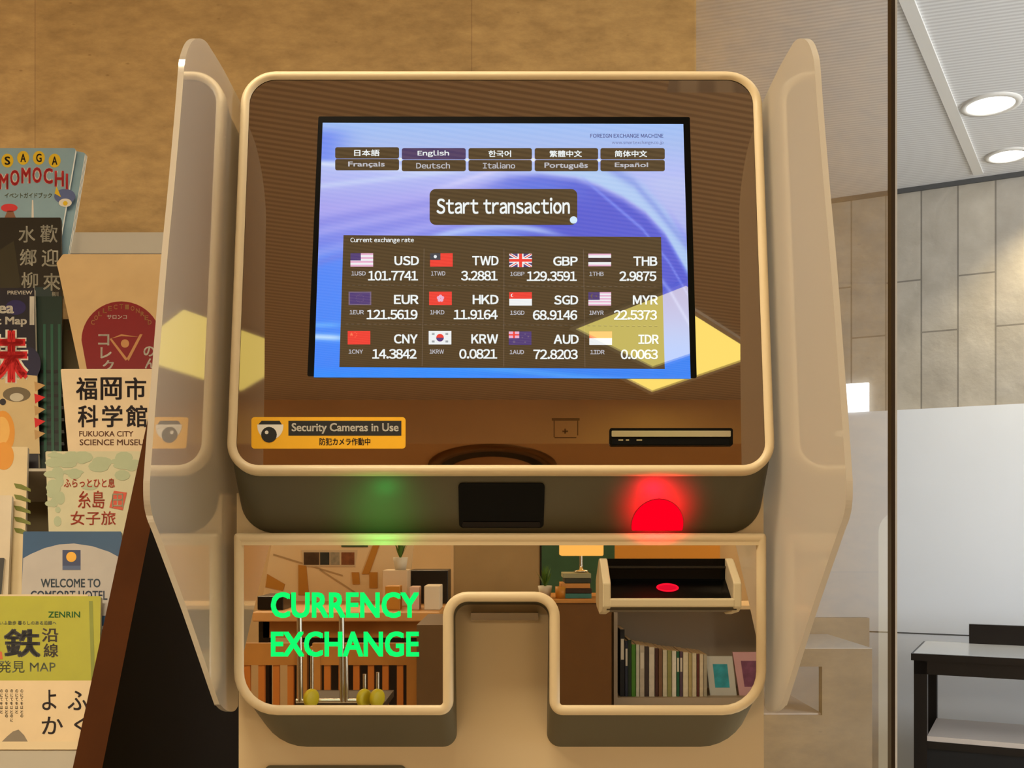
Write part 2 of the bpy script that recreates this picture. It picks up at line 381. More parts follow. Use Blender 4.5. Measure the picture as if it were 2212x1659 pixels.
# cabinet
fb = Frame((XC, 1.03, 0), (1, 0, 0), (0, 0, 1))
o = arc_poly([(-.264, .02), (.2635, .02), (.2635, 1.234), (-.264, 1.234)], [.004, .004, .03, .03], 5)
MB().loft([[fb.pt(*p, n) for p in L] for L, n in ((o, -.45), (o, 0))], M_BODY, True, True, False).build('cabinet', kiosk, bevel=.003)
MB().box(XC - .25, XC + .25, 1.06, 1.45, 0, .02, M_BLACKM).build('plinth', kiosk)
q = fb.pixs([(572, 1720), (878, 1720), (878, 1653), (572, 1653)])
mb = MB(); mb.prism(fb, arc_poly(q, [.006] * 4, 4), -.002, .0015, M_BAND); mb.prism(fb, arc_poly(q, [.006] * 4, 4, .004), .001, .002, M_BLACK); mb.build('cash_slot', kiosk)

# lower front: cream rim, mirror, tapering shell, notch in the middle
YL = .98
LW = Frame((XC, YL, EYE), (1, 0, 0), (0, 0, 1))
l0, r0 = -.2553, .2535; bt = -(1545 - HZ) / F * YL; tp = .0016
nl = (979 - CX) / F * YL - XC; nr = (1187 - CX) / F * YL - XC; nt = -(1300 - HZ) / F * YL
Lp = [(l0, bt), (nl, bt), (nl, nt), (nr, nt), (nr, bt), (r0, bt), (r0, tp), (l0, tp)]
Lr = [.042, .013, .014, .014, .013, .042, .004, .004]
mb = MB()
lo = [(arc_poly(Lp, Lr, 8, 0), -.006), (arc_poly(Lp, Lr, 8, 0.0002), .001), (arc_poly(Lp, Lr, 8, .0025), .0038), (arc_poly(Lp, Lr, 8, .0075), .0038), (arc_poly(Lp, Lr, 8, .0098), .0008)]
mb.loft([[LW.pt(*p, n) for p in L] for L, n in lo], M_CREAM)
q = arc_poly(Lp, Lr, 8, .0098)
mb.build('lower_rim', kiosk)
dn = .041
Lb = [(l0 + .012, bt - dn), (nl + .001, bt - dn), (nl - .001, nt - .006), (nr + .001, nt - .006), (nr - .001, bt - dn), (r0 - .004, bt - dn), (r0 - .004, tp), (l0 + .004, tp)]
Lbr = [.05, .014, .014, .014, .014, .05, .004, .004]
mb = MB(); mb.loft([[LW.pt(*p, n) for p in L] for L, n in ((arc_poly(Lb, Lbr, 8), -.0505), (arc_poly(Lp, Lr, 8, .0006), -.006))], M_BAND); mb.build('lower_shell', kiosk)
# the mirror face stops below the head: its top edge is a cream strip
mt = -(1178 - HZ) / F * YL
Mp = [(l0, bt), (nl, bt), (nl, nt), (nr, nt), (nr, bt), (r0, bt), (r0, mt + .0098), (l0, mt + .0098)]
mpoly = arc_poly(Mp, Lr, 8, .0094)
mb = MB(); mb.face(LW, mpoly, .0006, M_MIRROR); mb.build('lower_mirror', kiosk)
mb = MB(); mb.prism(LW, [(l0 + .006, mt), (r0 - .006, mt), (r0 - .006, tp - .002), (l0 + .006, tp - .002)], -.01, .0034, M_CREAM); mb.build('upper_strip', kiosk, bevel=.002)
MB().fbox(LW, l0 + .0005, r0 - .0005, mt, .04, -.045, -.0085, M_CREAM).build('shoulder', kiosk, bevel=.003)
# green lettering glowing through the mirror
M_GREEN = emis('green glowing letters', (20, 255, 110), 1.05)
mb = MB()
mb.text(LW, 'CURRENCY', (585, 1279, 905, 1335), .0012, M_GREEN, .03); mb.text(LW, 'EXCHANGE', (585, 1364, 905, 1419), .0012, M_GREEN, .03)
mb.build('lettering', kiosk, label='green lit CURRENCY EXCHANGE lettering')
# slot high in the notch
mb = MB(); mb.fbox(fb, *[(1018 - CX) / F * 1.03 - XC, (1162 - CX) / F * 1.03 - XC], EYE - (1338 - HZ) / F * 1.03, EYE - (1322 - HZ) / F * 1.03, 0, .012, M_CHROME); mb.build('coin_outlet', kiosk, bevel=.002)

# passport scanner: open black tray with a cream lip
M_SCAN = mat('grey cream plastic', (196, 182, 150), .35)
sc_l, sc_r = (1294 - CX) / F * YL - XC, (1582 - CX) / F * YL - XC
SF = Frame((XC, YL, EYE), (0, -1, 0), (0, 0, 1))      # u towards the viewer, v = Z, n = +X... side profile plane
def side(u0, u1, prof, m, mb):
    vs0 = [V((XC + u0, YL - y, EYE + z)) for y, z in prof]; vs1 = [V((XC + u1, YL - y, EYE + z)) for y, z in prof]
    k = len(prof); mb.add(vs0 + vs1, [tuple(range(k)), tuple(range(k, 2 * k))[::-1]] + [(i, k + i, k + (i + 1) % k, (i + 1) % k) for i in range(k)], m)
zt = -(1205 - HZ) / F * YL; zb = -(1328 - HZ) / F * YL
arm = [(-.004, zt), (.006, zt - .001), (.036, -(1252 - HZ) / F * .944), (.040, -(1260 - HZ) / F * .94), (.040, -(1312 - HZ) / F * .94), (.030, -(1322 - HZ) / F * .95), (-.004, zb)]
sr = Frame((XC, YL, EYE), (1, 0, 0), (0, 0, 1))
scan_root = MB(); side(sc_l + .004, sc_r - .004, [(-.004, zb + .002), (.037, -(1318 - HZ) / F * .943), (.037, -(1304 - HZ) / F * .943), (-.004, -(1293 - HZ) / F * YL)], mat('scanner underside', (70, 62, 46), .4), scan_root)
scanner = scan_root.build('passport_scanner', kiosk)
mb = MB(); side(sc_l, sc_l + .0075, arm, M_SCAN, mb); mb.build('side_arm', scanner, bevel=.0012)
mb = MB(); side(sc_r - .0075, sc_r, arm, M_SCAN, mb); mb.build('side_arm', scanner, bevel=.0012)
mb = MB(); side(sc_l + .006, sc_r - .006, [(.033, -(1312 - HZ) / F * .94), (.0405, -(1312 - HZ) / F * .94), (.0405, -(1293 - HZ) / F * .94), (.033, -(1293 - HZ) / F * .94)], M_SCAN, mb); mb.build('front_lip', scanner, bevel=.0015)
mb = MB(); side(sc_l + .0075, sc_r - .0075, [(-.003, zt - .0005), (.002, zt - .0008), (.003, -(1250 - HZ) / F * YL), (.033, -(1296 - HZ) / F * .947), (.033, -(1304 - HZ) / F * .947), (-.003, -(1300 - HZ) / F * YL)], M_BLACK, mb); mb.build('scan_bed', scanner)
mb = MB(); side(sc_l + .0075, sc_r - .0075, [(.002, -(1222 - HZ) / F * YL), (.006, -(1223 - HZ) / F * YL), (.006, -(1227 - HZ) / F * YL), (.002, -(1228 - HZ) / F * YL)], mat('scanner roller', (30, 27, 20), .3), mb); mb.build('guide_roller', scanner)
bedA = V((0, YL - .003, EYE - (1250 - HZ) / F * YL)); bedB = V((0, YL - .033, EYE - (1296 - HZ) / F * .947))
BF = Frame((XC, *bedB[1:]), (1, 0, 0), (bedA - bedB))
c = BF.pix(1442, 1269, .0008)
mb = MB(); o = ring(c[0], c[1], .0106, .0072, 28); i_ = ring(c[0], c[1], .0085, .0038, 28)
mb.loft([[BF.pt(*p, .0008) for p in L] for L in (o, i_)], emis('red lamp glint', (255, 20, 48), 1.0))  # glowing ring paints the red lamp's reflection on the bed
mb.face(BF, i_, .0009, emis('dim red lamp glint', (226, 14, 44), 1.0)); mb.build('scan_glint', scanner, label='painted red lamp reflection in the scanner bed')

# head: smoked panel, cream rim, shell whose underside carries the red lamp
Hp = [(-HW, 0), (HW, 0), (HW, HH), (-HW, HH)]; Hr = [.030, .030, .034, .034]
mb = MB()
lo = [(0, -.008), (.0002, .001), (.0022, .0040), (.0066, .0040), (.0088, .0006)]
mb.loft([[HD.pt(*p, n) for p in arc_poly(Hp, Hr, 10, i)] for i, n in lo], M_CREAM); mb.build('head_rim', kiosk)
mb = MB(); mb.face(HD, arc_poly(Hp, Hr, 10, .0084), 0, M_SMOKE); head = mb.build('front_panel', kiosk)
Hb = [(-.2515, -.0484), (.2515, -.0484), (.2515, HH - .004), (-.2515, HH - .004)]; Hbr = [.034, .034, .034, .034]
mb = MB(); mb.loft([[HD.pt(*p, n) for p in L] for L, n in ((arc_poly(Hb, Hbr, 10), -.20), (arc_poly(Hb, Hbr, 10), -.0422), (arc_poly(Hp, Hr, 10, .0008), -.0075))], M_BAND, True)
mb.build('head_shell', kiosk)
BDo = HD.pt(0, 0, -.0075); BDb = HD.pt(0, -.0484, -.0422)
BD = Frame(BDb, (1, 0, 0), BDo - BDb)
blen = (BDo - BDb).length
# sensor window
q = arc_poly([BD.pix(*p) for p in ((992, 1139), (1174, 1139), (1177, 1043), (990, 1043))], [.004] * 4, 5)
mb = MB(); mb.prism(BD, q, -.002, .0012, M_BLACK); w_ = mb.build('sensor_window', kiosk)
q = arc_poly([BD.pix(*p, .0014) for p in ((998, 1138), (1168, 1138), (1166, 1127), (1000, 1127))], [.001] * 4, 3)
mb = MB(); mb.prism(BD, q, .001, .002, mat('dark brown plastic', (22, 14, 10), .3, spec=.2)); mb.build('window_ledge', w_)
# red status lamp on the underside, with added spots for the halos
def lamp(px, py, rpx, m, name, label):
    cu, cv = BD.pix(px, py, .0006); r = rpx / F * .965
    pts = [(u, max(v, .0025)) for u, v in ring(cu, cv, r, r * 1.12, 40)]
    mb = MB(); mb.face(BD, pts, .0006, m); return mb.build(name, kiosk, label=label)
lamp(1420, 1135, 57, emis('red status lamp', (255, 0, 30), 1.0), 'status_lamp', 'round red lit lamp')
def slight(name, px, py, h, w, col, size, ang):
    l = bpy.data.lights.new(name, 'SPOT'); l.energy = w; l.color = col; l.shadow_soft_size = size; l.spot_size = math.radians(ang); l.spot_blend = 1
    o = bpy.data.objects.new(name, l); COL.objects.link(o); u, v = BD.pix(px, py); o.location = BD.pt(u, v, h)
    o.rotation_euler = (BD.pt(u, v, 0) - BD.pt(u, v, h)).to_track_quat('-Z', 'Y').to_euler(); return o
slight('red_halo_spot', 1420, 1098, .034, 1.0, (1, .0, .02), .008, 116)  # added spot in front of the band, throws the red halo onto it
slight('green_halo_spot', 822, 1108, .045, .09, (0, 1, .14), .01, 125)  # added spot without a lamp of its own, throws the green glow

# touch screen
GL = (.20, .17, .13)
def screen_material():
    m = bpy.data.materials.new('screen picture'); m.use_nodes = True; n = m.node_tree.nodes; l = m.node_tree.links
    n.remove(n['Principled BSDF']); a = n.new('ShaderNodeVertexColor'); a.layer_name = 'picture'; e = n.new('ShaderNodeEmission'); e.inputs[1].default_value = 1.0
    l.new(a.outputs[0], e.inputs[0]); g = n.new('ShaderNodeBsdfGlossy'); g.inputs['Color'].default_value = (*GL, 1); g.inputs['Roughness'].default_value = .01
    ad = n.new('ShaderNodeAddShader'); l.new(e.outputs[0], ad.inputs[0]); l.new(g.outputs[0], ad.inputs[1]); l.new(ad.outputs[0], n['Material Output'].inputs[0]); return m
def smooth(x, a, b):
    x = max(0., min(1., (x - a) / (b - a))); return x * x * (3 - 2 * x)
def interp(x, xs, ys):
    if x <= xs[0]: return ys[0]
    for i in range(len(xs) - 1):
        if x <= xs[i + 1]:
            k = (x - xs[i]) / (xs[i + 1] - xs[i]); return ys[i] + (ys[i + 1] - ys[i]) * k
    return ys[-1]
def mixc(a, b, k): return tuple(x + (y - x) * k for x, y in zip(a, b))
def gs(x, s): return math.exp(-(x / s) ** 2)
def picture(s, t):
    """the wallpaper of the touch screen: blue swooshes; s across, t down"""
    c = tuple(interp(t, (0, .08, .2, .34, .5, .66, .8, .92, 1), ys) for ys in ((150, 158, 172, 156, 118, 104, 60, 0, 0), (188, 186, 186, 158, 140, 146, 150, 138, 138), (244, 238, 244, 236, 238, 246, 250, 252, 252)))
    c = mixc(c, (88, 126, 240), .8 * gs(s, .07) * smooth(t, .0, .06) * (1 - smooth(t, .15, .19)))
    c = mixc(c, (40, 126, 246), .75 * smooth(t, .4, .62) * (1 - smooth(s, .02, .3)) * (1 - smooth(t, .95, 1.0)))
    # lavender sweep on the left, with finer rays fanning up to the right
    for k in range(6):
        tt = .56 - .04 * k - (.36 - .03 * k) * s ** .9
        c = mixc(c, (172, 170, 242) if k % 2 else (112, 120, 224), .42 * gs(t - tt, .014 + .006 * (k % 3)) * (1 - smooth(s, .42, .66)) * smooth(t, .16, .21))
    c = mixc(c, (214, 228, 250), .85 * gs(t - (.165 + .03 * math.sin(3 * s)), .013 + .01 * s) * (1 - smooth(s, .22, .42)))
    c = mixc(c, (196, 214, 248), .6 * gs(t - (.255 - .17 * s), .012) * (1 - smooth(s, .28, .5)))
    c = mixc(c, (206, 208, 250), .7 * gs(t - (.285 - .17 * smooth(s, .2, .72)), .012) * smooth(s, .26, .4) * (1 - smooth(s, .6, .7)))
    # big dark blue dome on the right under a pale arc
    ta = interp(s, (.3, .4, .515, .6, .70, .76, .83, .89, .943, 1.0), (.30, .24, .195, .19, .205, .235, .285, .345, .43, .58))
    inn = smooth(t, ta, ta + .045) * smooth(s, .36, .62) * (1 - smooth(t, .62, .95) * .8)
    c = mixc(c, (66, 84, 206), .95 * inn)
    c = mixc(c, (96, 136, 236), .55 * inn * gs(t - ta - .06, .05) * (1 - smooth(s, .6, .8)))
    c = mixc(c, (170, 204, 242), .9 * smooth(s, .5, .68) * smooth(t, ta - .11 * smooth(s, .5, .9) - .02, ta - .06 * smooth(s, .5, .9)) * (1 - smooth(t, ta - .004, ta + .02)))
    t2 = interp(s, (.68, .78, .86, .92, 1.0), (.17, .20, .27, .37, .52)) - .02
    c = mixc(c, (122, 146, 228), .7 * smooth(s, .66, .74) * gs(t - t2 + .012, .022))
    c = mixc(c, (184, 200, 240), .6 * smooth(s, .8, .95) * (1 - smooth(t, t2 - .09, t2 - .03)) * smooth(t, .19, .24))
    t3 = interp(s, (.72, .8, .88, .95, 1.0), (.22, .32, .42, .55, .68))
    c = mixc(c, (118, 140, 240), .8 * smooth(s, .7, .76) * gs(t - t3, .008))
    c = mixc(c, (150, 170, 246), .6 * smooth(s, .84, .9) * gs(t - t3 - .11, .012))
    # pale swoop below the start button
    t4 = .415 + 1.25 * (s - .5) ** 2
    c = mixc(c, (176, 202, 250), .8 * gs(t - t4, .013) * smooth(s, .24, .36) * (1 - smooth(s, .58, .7)))
    c = mixc(c, (110, 158, 246), .6 * gs(t - t4 - .045, .03) * smooth(s, .2, .34) * (1 - smooth(s, .5, .62)))
    c = mixc(c, (206, 234, 255), .85 * gs(t - .845 - .06 * s, .012) * (1 - smooth(s, .04, .12)))
    c = mixc(c, (120, 200, 255), .5 * gs(t - .80, .01) * (1 - smooth(s, .03, .1)))
    c = mixc(c, (120, 190, 255), .4 * gs(t - (.985 - .03 * math.sin(5 * s)), .012) * smooth(s, .3, .5))
    return c
v0_ = HD.pix(1085, 818)[1]; T7 = T8 - math.radians(.85)
SD = Frame(HD.pt(0, v0_, 0), (1, 0, 0), (0, math.sin(T7), math.cos(T7)))    # the display stands a little more upright than the panel
SB = [SD.pix(*p) for p in ((664, 813), (1505, 817), (1490, 253), (688, 252))]
mb = MB(); mb.prism(SD, arc_poly(SB, [.0015] * 4, 3), -.008, .0004, mat('black screen surround', (2, 2, 2), .3, spec=.1)); sur = mb.build('screen_surround', kiosk)
SQ = [SD.pix(*p, .0006) for p in ((678, 815), (1492, 818), (1476, 268), (697, 265))]
def sq(s, t):
    a, b, c_, d_ = SQ[3], SQ[2], SQ[1], SQ[0]
    return tuple((1 - s) * (1 - t) * a[i] + s * (1 - t) * b[i] + s * t * c_[i] + (1 - s) * t * d_[i] for i in (0, 1))
NS, NT = 200, 150
vs = []; fs = []; cols = []
for j in range(NT + 1):
    for i in range(NS + 1):
        s_, t_ = i / NS, j / NT; vs.append(SD.pt(*sq(s_, t_), .0006)); cols.append((*lin(picture(s_, t_)), 1))
for j in range(NT):
    for i in range(NS):
        k = j * (NS + 1) + i; fs.append((k, k + NS + 1, k + NS + 2, k + 1))
mb = MB(); mb.add(vs, fs, screen_material()); screen = mb.build('touch_screen', kiosk, label='lit blue touch screen with exchange rates')
ca = screen.data.color_attributes.new('picture', 'FLOAT_COLOR', 'POINT')
for k, c in enumerate(cols): ca.data[k].color = c
N1, N2, N3 = .0010, .0014, .0017
E_BTN = emis('dark olive button', (56, 50, 34), 1, GL); E_SEL = emis('dark violet button', (50, 44, 96), 1, GL)
E_TXT = emis('white screen text', (226, 234, 236), 1, GL); E_DIM = emis('grey screen text', (176, 178, 186), 1, GL)
E_LINE = emis('faint grid line', (92, 82, 70), 1, GL); E_NAVY = emis('navy screen text', (74, 84, 140), 1, GL)
def plate(l, t, r, b, rad, m, n=N1, name=None):
    mb = MB(); mb.face(SD, prr(SD, l, t, r, b, rad, n), n, m); return mb
cols_ = [(724, 862), (868, 1006), (1012, 1149), (1155, 1292), (1297, 1436)]
tx1 = [('日本語', 765, 820), ('~English', 902, 970), ('한국어', 1055, 1104), ('繁體中文', 1187, 1257), ('简体中文', 1328, 1398)]
tx2 = [('Français', 752, 831), ('~Deutsch', 899, 972), ('~Italiano', 1043, 1113), ('Português', 1176, 1270), ('Español', 1328, 1400)]
for k, (x0, x1) in enumerate(cols_):
    y = 318 + (0, 2, 2, 2, 2)[k]
    mb = plate(x0, y, x1, y + 24.5, .002, E_SEL if k == 1 else E_BTN); s_, l_, r_ = tx1[k]; mb.text(SD, s_, (l_, y + 5, r_, y + 19), N2, E_TXT, .02)
    mb.build('language_button', screen)
    mb = plate(x0, y + 25.5, x1, y + 50, .002, E_BTN); s_, l_, r_ = tx2[k]; mb.text(SD, s_, (l_, y + 31, r_, y + 44 + (2 if k == 3 else 0)), N2, E_DIM, .02)
    mb.build('language_button', screen)
mb = MB()
mb.text(SD, '~FOREIGN EXCHANGE MACHINE', (1275, 289, 1433, 297.5), N1, E_NAVY, .02); mb.text(SD, '~www.smartexchange.co.jp', (1322, 304, 1433, 313), N1, E_NAVY, .0)
mb.build('caption', screen)
for x, y, r in ((865, 344, 3.6), (1009, 345, 3.6), (1152, 345, 3.6), (1294, 346, 3.6)):
    u, v = SD.pix(x, y, N2); q_ = r / F * .98
    mb = MB(); mb.face(SD, ring(u, v, q_, q_, 14), N2, E_TXT); mb.build('button_dot', screen)
mb = plate(928, 408, 1247, 486, .0062, E_BTN); mb.text(SD, '~Start transaction', (943, 427, 1231, 462), N2, E_TXT, .022)
u, v = SD.pix(1239, 475, N3); mb.face(SD, ring(u, v, .0036, .0036, 20), N3, emis('pale blue dot', (206, 232, 250), 1, GL)); mb.build('start_button', screen)
TB = SD.pixs([(733, 793), (1436, 797), (1428, 512), (742, 508)], N1)
mb = MB(); mb.face(SD, TB, N1, E_BTN)
mb.text(SD, '~Current exchange rate', (757, 513, 894, 526), N2, E_TXT, .015)
def tq(a, b):   # point inside the table, a across, b down
    A, B, C_, D_ = TB[3], TB[2], TB[1], TB[0]
    return tuple((1 - a) * (1 - b) * A[i] + a * (1 - b) * B[i] + a * b * C_[i] + (1 - a) * b * D_[i] for i in (0, 1))
for b in (.385, .68):
    for k in range(56):
        a0 = .015 + k * .0174; p0, p1 = tq(a0, b), tq(a0 + .009, b)
        mb.face(SD, [p0, p1, (p1[0], p1[1] + .0006), (p0[0], p0[1] + .0006)], N2, E_LINE)
for a_ in (.2535, .5045, .754):
    p0, p1 = tq(a_, .99), tq(a_, .1); mb.face(SD, [p0, (p0[0] + .0006, p0[1]), (p1[0] + .0006, p1[1]), p1], N2, E_LINE)
mb.build('rate_table', screen)
E_R = emis('flag red', (232, 52, 50), 1, GL); E_W = emis('flag white', (232, 238, 240), 1, GL); E_P = emis('flag stripes pink', (226, 172, 204), 1, GL)
E_B = emis('flag navy', (58, 48, 116), 1, GL); E_K = emis('flag black', (30, 26, 46), 1, GL); E_G = emis('flag teal', (24, 56, 74), 1, GL); E_O = emis('flag orange', (250, 122, 84), 1, GL)
E_E = emis('flag edge grey', (104, 92, 122), 1, GL)
def flag(kind, l, t, r, b):
    w, h = r - l, b - t; mb = MB()
    def R(x0, y0, x1, y1, m, n=N2): mb.face(SD, quad(SD, l + x0 * w, t + y0 * h, l + x1 * w, t + y1 * h, n), n, m)
    def poly(pts, m, n=N2): mb.face(SD, SD.pixs([(l + x * w, t + y * h) for x, y in pts], n), n, m)
    def disc(cx, cy, rr, m, n=N3): poly([(cx + rr * math.cos(a_) , cy - rr * w / h * math.sin(a_)) for a_ in [2 * math.pi * i / 16 for i in range(16)]], m, n)
    a1 = N1 + .0002
    def star(cx, cy, rr, m, n=N3): poly([(cx + (rr if i % 2 == 0 else rr * .42) * math.sin(math.pi * i / 5), cy - (rr if i % 2 == 0 else rr * .42) * w / h * math.cos(math.pi * i / 5)) for i in range(9, -1, -1)], m, n)
    if kind == 'USD':
        R(0, 0, 1, 1, E_W, a1)
        for i in range(4): R(0, i * 2 / 7., 1, (i * 2 + 1) / 7., E_P, a1 + .0001)
        R(0, 0, .46, .54, E_B, N2 + .0001)
    elif kind == 'TWD': R(0, 0, 1, 1, E_R, a1); R(0, 0, .46, .5, E_G); disc(.23, .25, .07, E_W)
    elif kind == 'GBP':
        R(0, 0, 1, 1, E_B, a1)
        for s1 in (0, 1):
            f = (lambda x, y: (x, 1 - y)) if s1 else (lambda x, y: (x, y))
            q = [f(0, .0), f(.12, 0), f(1, .88), f(1, 1), f(.88, 1), f(0, .12)]; poly(q if s1 == 0 else q[::-1], E_W, a1 + .0001)
            q = [f(0, .02), f(.05, 0), f(1, .96), f(.96, 1)]; poly(q, E_R, a1 + .00015)
        R(.37, 0, .63, 1, E_W, N2); R(0, .32, 1, .68, E_W, N2); R(.43, 0, .57, 1, E_R, N2 + .0001); R(0, .4, 1, .6, E_R, N2 + .0001)
    elif kind == 'THB': R(0, 0, 1, 1, E_P, a1); R(0, .02, 1, .98, E_W, a1 + .0001); R(0, .33, 1, .67, E_K); R(0, 0, 1, .12, E_P, N2); R(0, .88, 1, 1, E_P, N2)
    elif kind == 'EUR':
        R(0, 0, 1, 1, E_E, a1); R(.06, .08, .94, .92, E_B)
        for i in range(12): disc(.5 + .17 * math.cos(i * math.pi / 6), .5 + .28 * math.sin(i * math.pi / 6), .018, E_E)
    elif kind == 'HKD':
        R(0, 0, 1, 1, E_R, a1)
        for i in range(5): disc(.5 + .09 * math.sin(i * 1.2566), .5 - .15 * math.cos(i * 1.2566), .075, E_P)
    elif kind == 'SGD': R(0, 0, 1, .5, E_R, a1); R(0, .5, 1, 1, E_W, a1); disc(.14, .24, .07, E_W); disc(.17, .24, .06, E_R, N3 + .0001)
    elif kind == 'MYR':
        R(0, 0, 1, 1, E_W, a1)
        for i in range(5): R(0, i * 2 / 9., 1, (i * 2 + 1) / 9., E_P, a1 + .0001)
        R(0, 0, .5, .58, E_B, N2); disc(.2, .3, .1, E_LINE); disc(.24, .3, .085, E_B, N3 + .0001); star(.34, .3, .07, E_LINE)
    elif kind == 'CNY':
        R(0, 0, 1, 1, E_R, a1); star(.17, .25, .09, E_O)
        for x, y in ((.33, .1), (.39, .2), (.39, .34), (.33, .44)): star(x, y, .03, E_O)
    elif kind == 'KRW':
        R(0, 0, 1, 1, E_W, a1); disc(.5, .5, .17, E_R); poly([(.5 + .17 * math.cos(a_), .5 + .17 * w / h * math.sin(a_)) for a_ in [math.pi * i / 10 for i in range(11)]][::-1], E_B, N3 + .0001)
        for x in (.2, .8):
            for y in (.22, .78):
                for k in (-.05, 0, .05): R(x - .06, y + k - .015, x + .06, y + k + .015, E_G)
    elif kind == 'AUD':
        R(0, 0, 1, 1, E_B, a1); R(0, 0, .46, .5, E_P); R(.0, .2, .46, .3, E_R, N3); R(.19, 0, .27, .5, E_R, N3)
        for x, y, q in ((.23, .77, .08), (.72, .2, .05), (.86, .38, .05), (.6, .45, .05), (.72, .8, .06)): star(x, y, q, E_E)
    else: R(0, 0, 1, .5, E_O if kind == 'IDR' else E_R, a1); R(0, .5, 1, 1, E_W, a1)
    mb.build('flag_icon', screen)
TABLE = [[('USD', '101.7741'), ('TWD', '3.2881'), ('GBP', '129.3591'), ('THB', '2.9875')], [('EUR', '121.5619'), ('HKD', '11.9164'), ('SGD', '68.9146'), ('MYR', '22.5373')], [('CNY', '14.3842'), ('KRW', '0.0821'), ('AUD', '72.8203'), ('IDR', '0.0063')]]
RX = [[(905, 852, 795), (1077, 1020, 996), (1248, 1195, 1138), (1420, 1368, 1338)], [(904, 851, 792), (1077, 1021, 980), (1249, 1197, 1151), (1421, 1367, 1326)], [(902, 851, 804), (1076, 1018, 992), (1250, 1196, 1152), (1423, 1379, 1341)]]
FX = [(757, 929, 1100, 1271), (753, 927, 1100, 1271), (751, 926, 1099, 1273)]
for r in range(3):
    y = (553, 637, 722)[r]; yf = (547, 630, 715)[r]
    for c in range(4):
        cd, rate = TABLE[r][c]; R_, L1, L2 = RX[r][c]; dy = (0, 0, 1, 1)[c]
        flag(cd, FX[r][c], yf + dy, FX[r][c] + 49, yf + dy + (27 if cd == 'THB' else 29))
        mb = MB(); mb.text(SD, '~' + cd, (L1, y + dy, R_, y + dy + 20), N2, E_TXT, .028); mb.text(SD, '~' + rate, (L2, y + dy + 32, R_ - 2, y + dy + 53), N2, E_TXT, .022)
        mb.text(SD, '~1' + cd, (FX[r][c] + 2, y + dy + 33, FX[r][c] + 33, y + dy + 42), N2, E_DIM, .02); mb.build('rate_entry', screen)

# security sticker
M_YEL = mat('yellow sticker', (236, 176, 8), .45, vary=.02); M_INK = mat('black print', (16, 15, 16), .5); M_PW = mat('white print', (226, 222, 214), .5)
mb = MB(); mb.prism(HD, prr(HD, 543, 901, 876, 969, .003, .0006), 0.0, .0006, M_YEL); mb.face(HD, quad(HD, 623, 909, 867, 941, .0008), .0008, M_INK)
mb.text(HD, 'Security Cameras in Use', (630, 914, 861, 937), .0010, M_PW, .025); mb.text(HD, '防犯カメラ作動中', (690, 946, 800, 962), .0008, M_INK, .02)
n_ = .0008; mb.face(HD, HD.pixs([(558, 917), (609, 917), (604, 909), (565, 909)], n_), n_, M_INK)
mb.face(HD, HD.pixs([(556 + 28 + 28 * math.cos(a_), 921 + 29 * math.sin(a_)) for a_ in [math.pi - math.pi * i / 14 for i in range(15)]] + [(612, 917), (556, 917)], n_), n_, M_PW)
mb.face(HD, HD.pixs([(581 + 17 * math.cos(a_), 939 - 17 * math.sin(a_)) for a_ in [2 * math.pi * i / 20 for i in range(20)]], .001), .001, M_INK)
mb.face(HD, HD.pixs([(576 + 4 * math.cos(a_), 934 - 4 * math.sin(a_)) for a_ in [2 * math.pi * i / 12 for i in range(12)]], .0012), .0012, M_PW)
mb.build('security_sticker', kiosk, label='yellow security camera sticker')
# card slot
mb = MB(); mb.prism(HD, prr(HD, 1316, 926, 1582, 964, .0022), 0, .0025, M_BLACK); slot = mb.build('card_slot', kiosk)
mb = MB(); mb.prism(HD, prr(HD, 1321, 931, 1578, 944, .0008, .003), .002, .0042, M_CHROME); mb.build('chrome_strip', slot)
mb = MB(); mb.prism(HD, prr(HD, 1323, 946, 1575, 960, .0008, .003), .002, .0030, M_BLACKM)
for x, w_ in ((1336, 10), (1352, 7), (1375, 12)): mb.face(HD, quad(HD, x, 949, x + w_, 952, .0033), .0033, M_CHROME)
mb.build('slot_mouth', slot)
# faint mark engraved in the panel
M_ETCH = mat('engraved panel', (96, 72, 50), .2, 1.0)
mb = MB(); mb.face(HD, quad(HD, 1192, 903, 1252, 908, .0004), .0004, M_ETCH)
for l, t, r, b in ((1196, 908, 1198, 944), (1247, 908, 1249, 940), (1198, 944, 1245, 946), (1219, 926, 1223, 936), (1215, 930, 1227, 933)): mb.face(HD, quad(HD, l, t, r, b, .0004), .0004, M_ETCH)
mb.build('engraved_mark', kiosk)

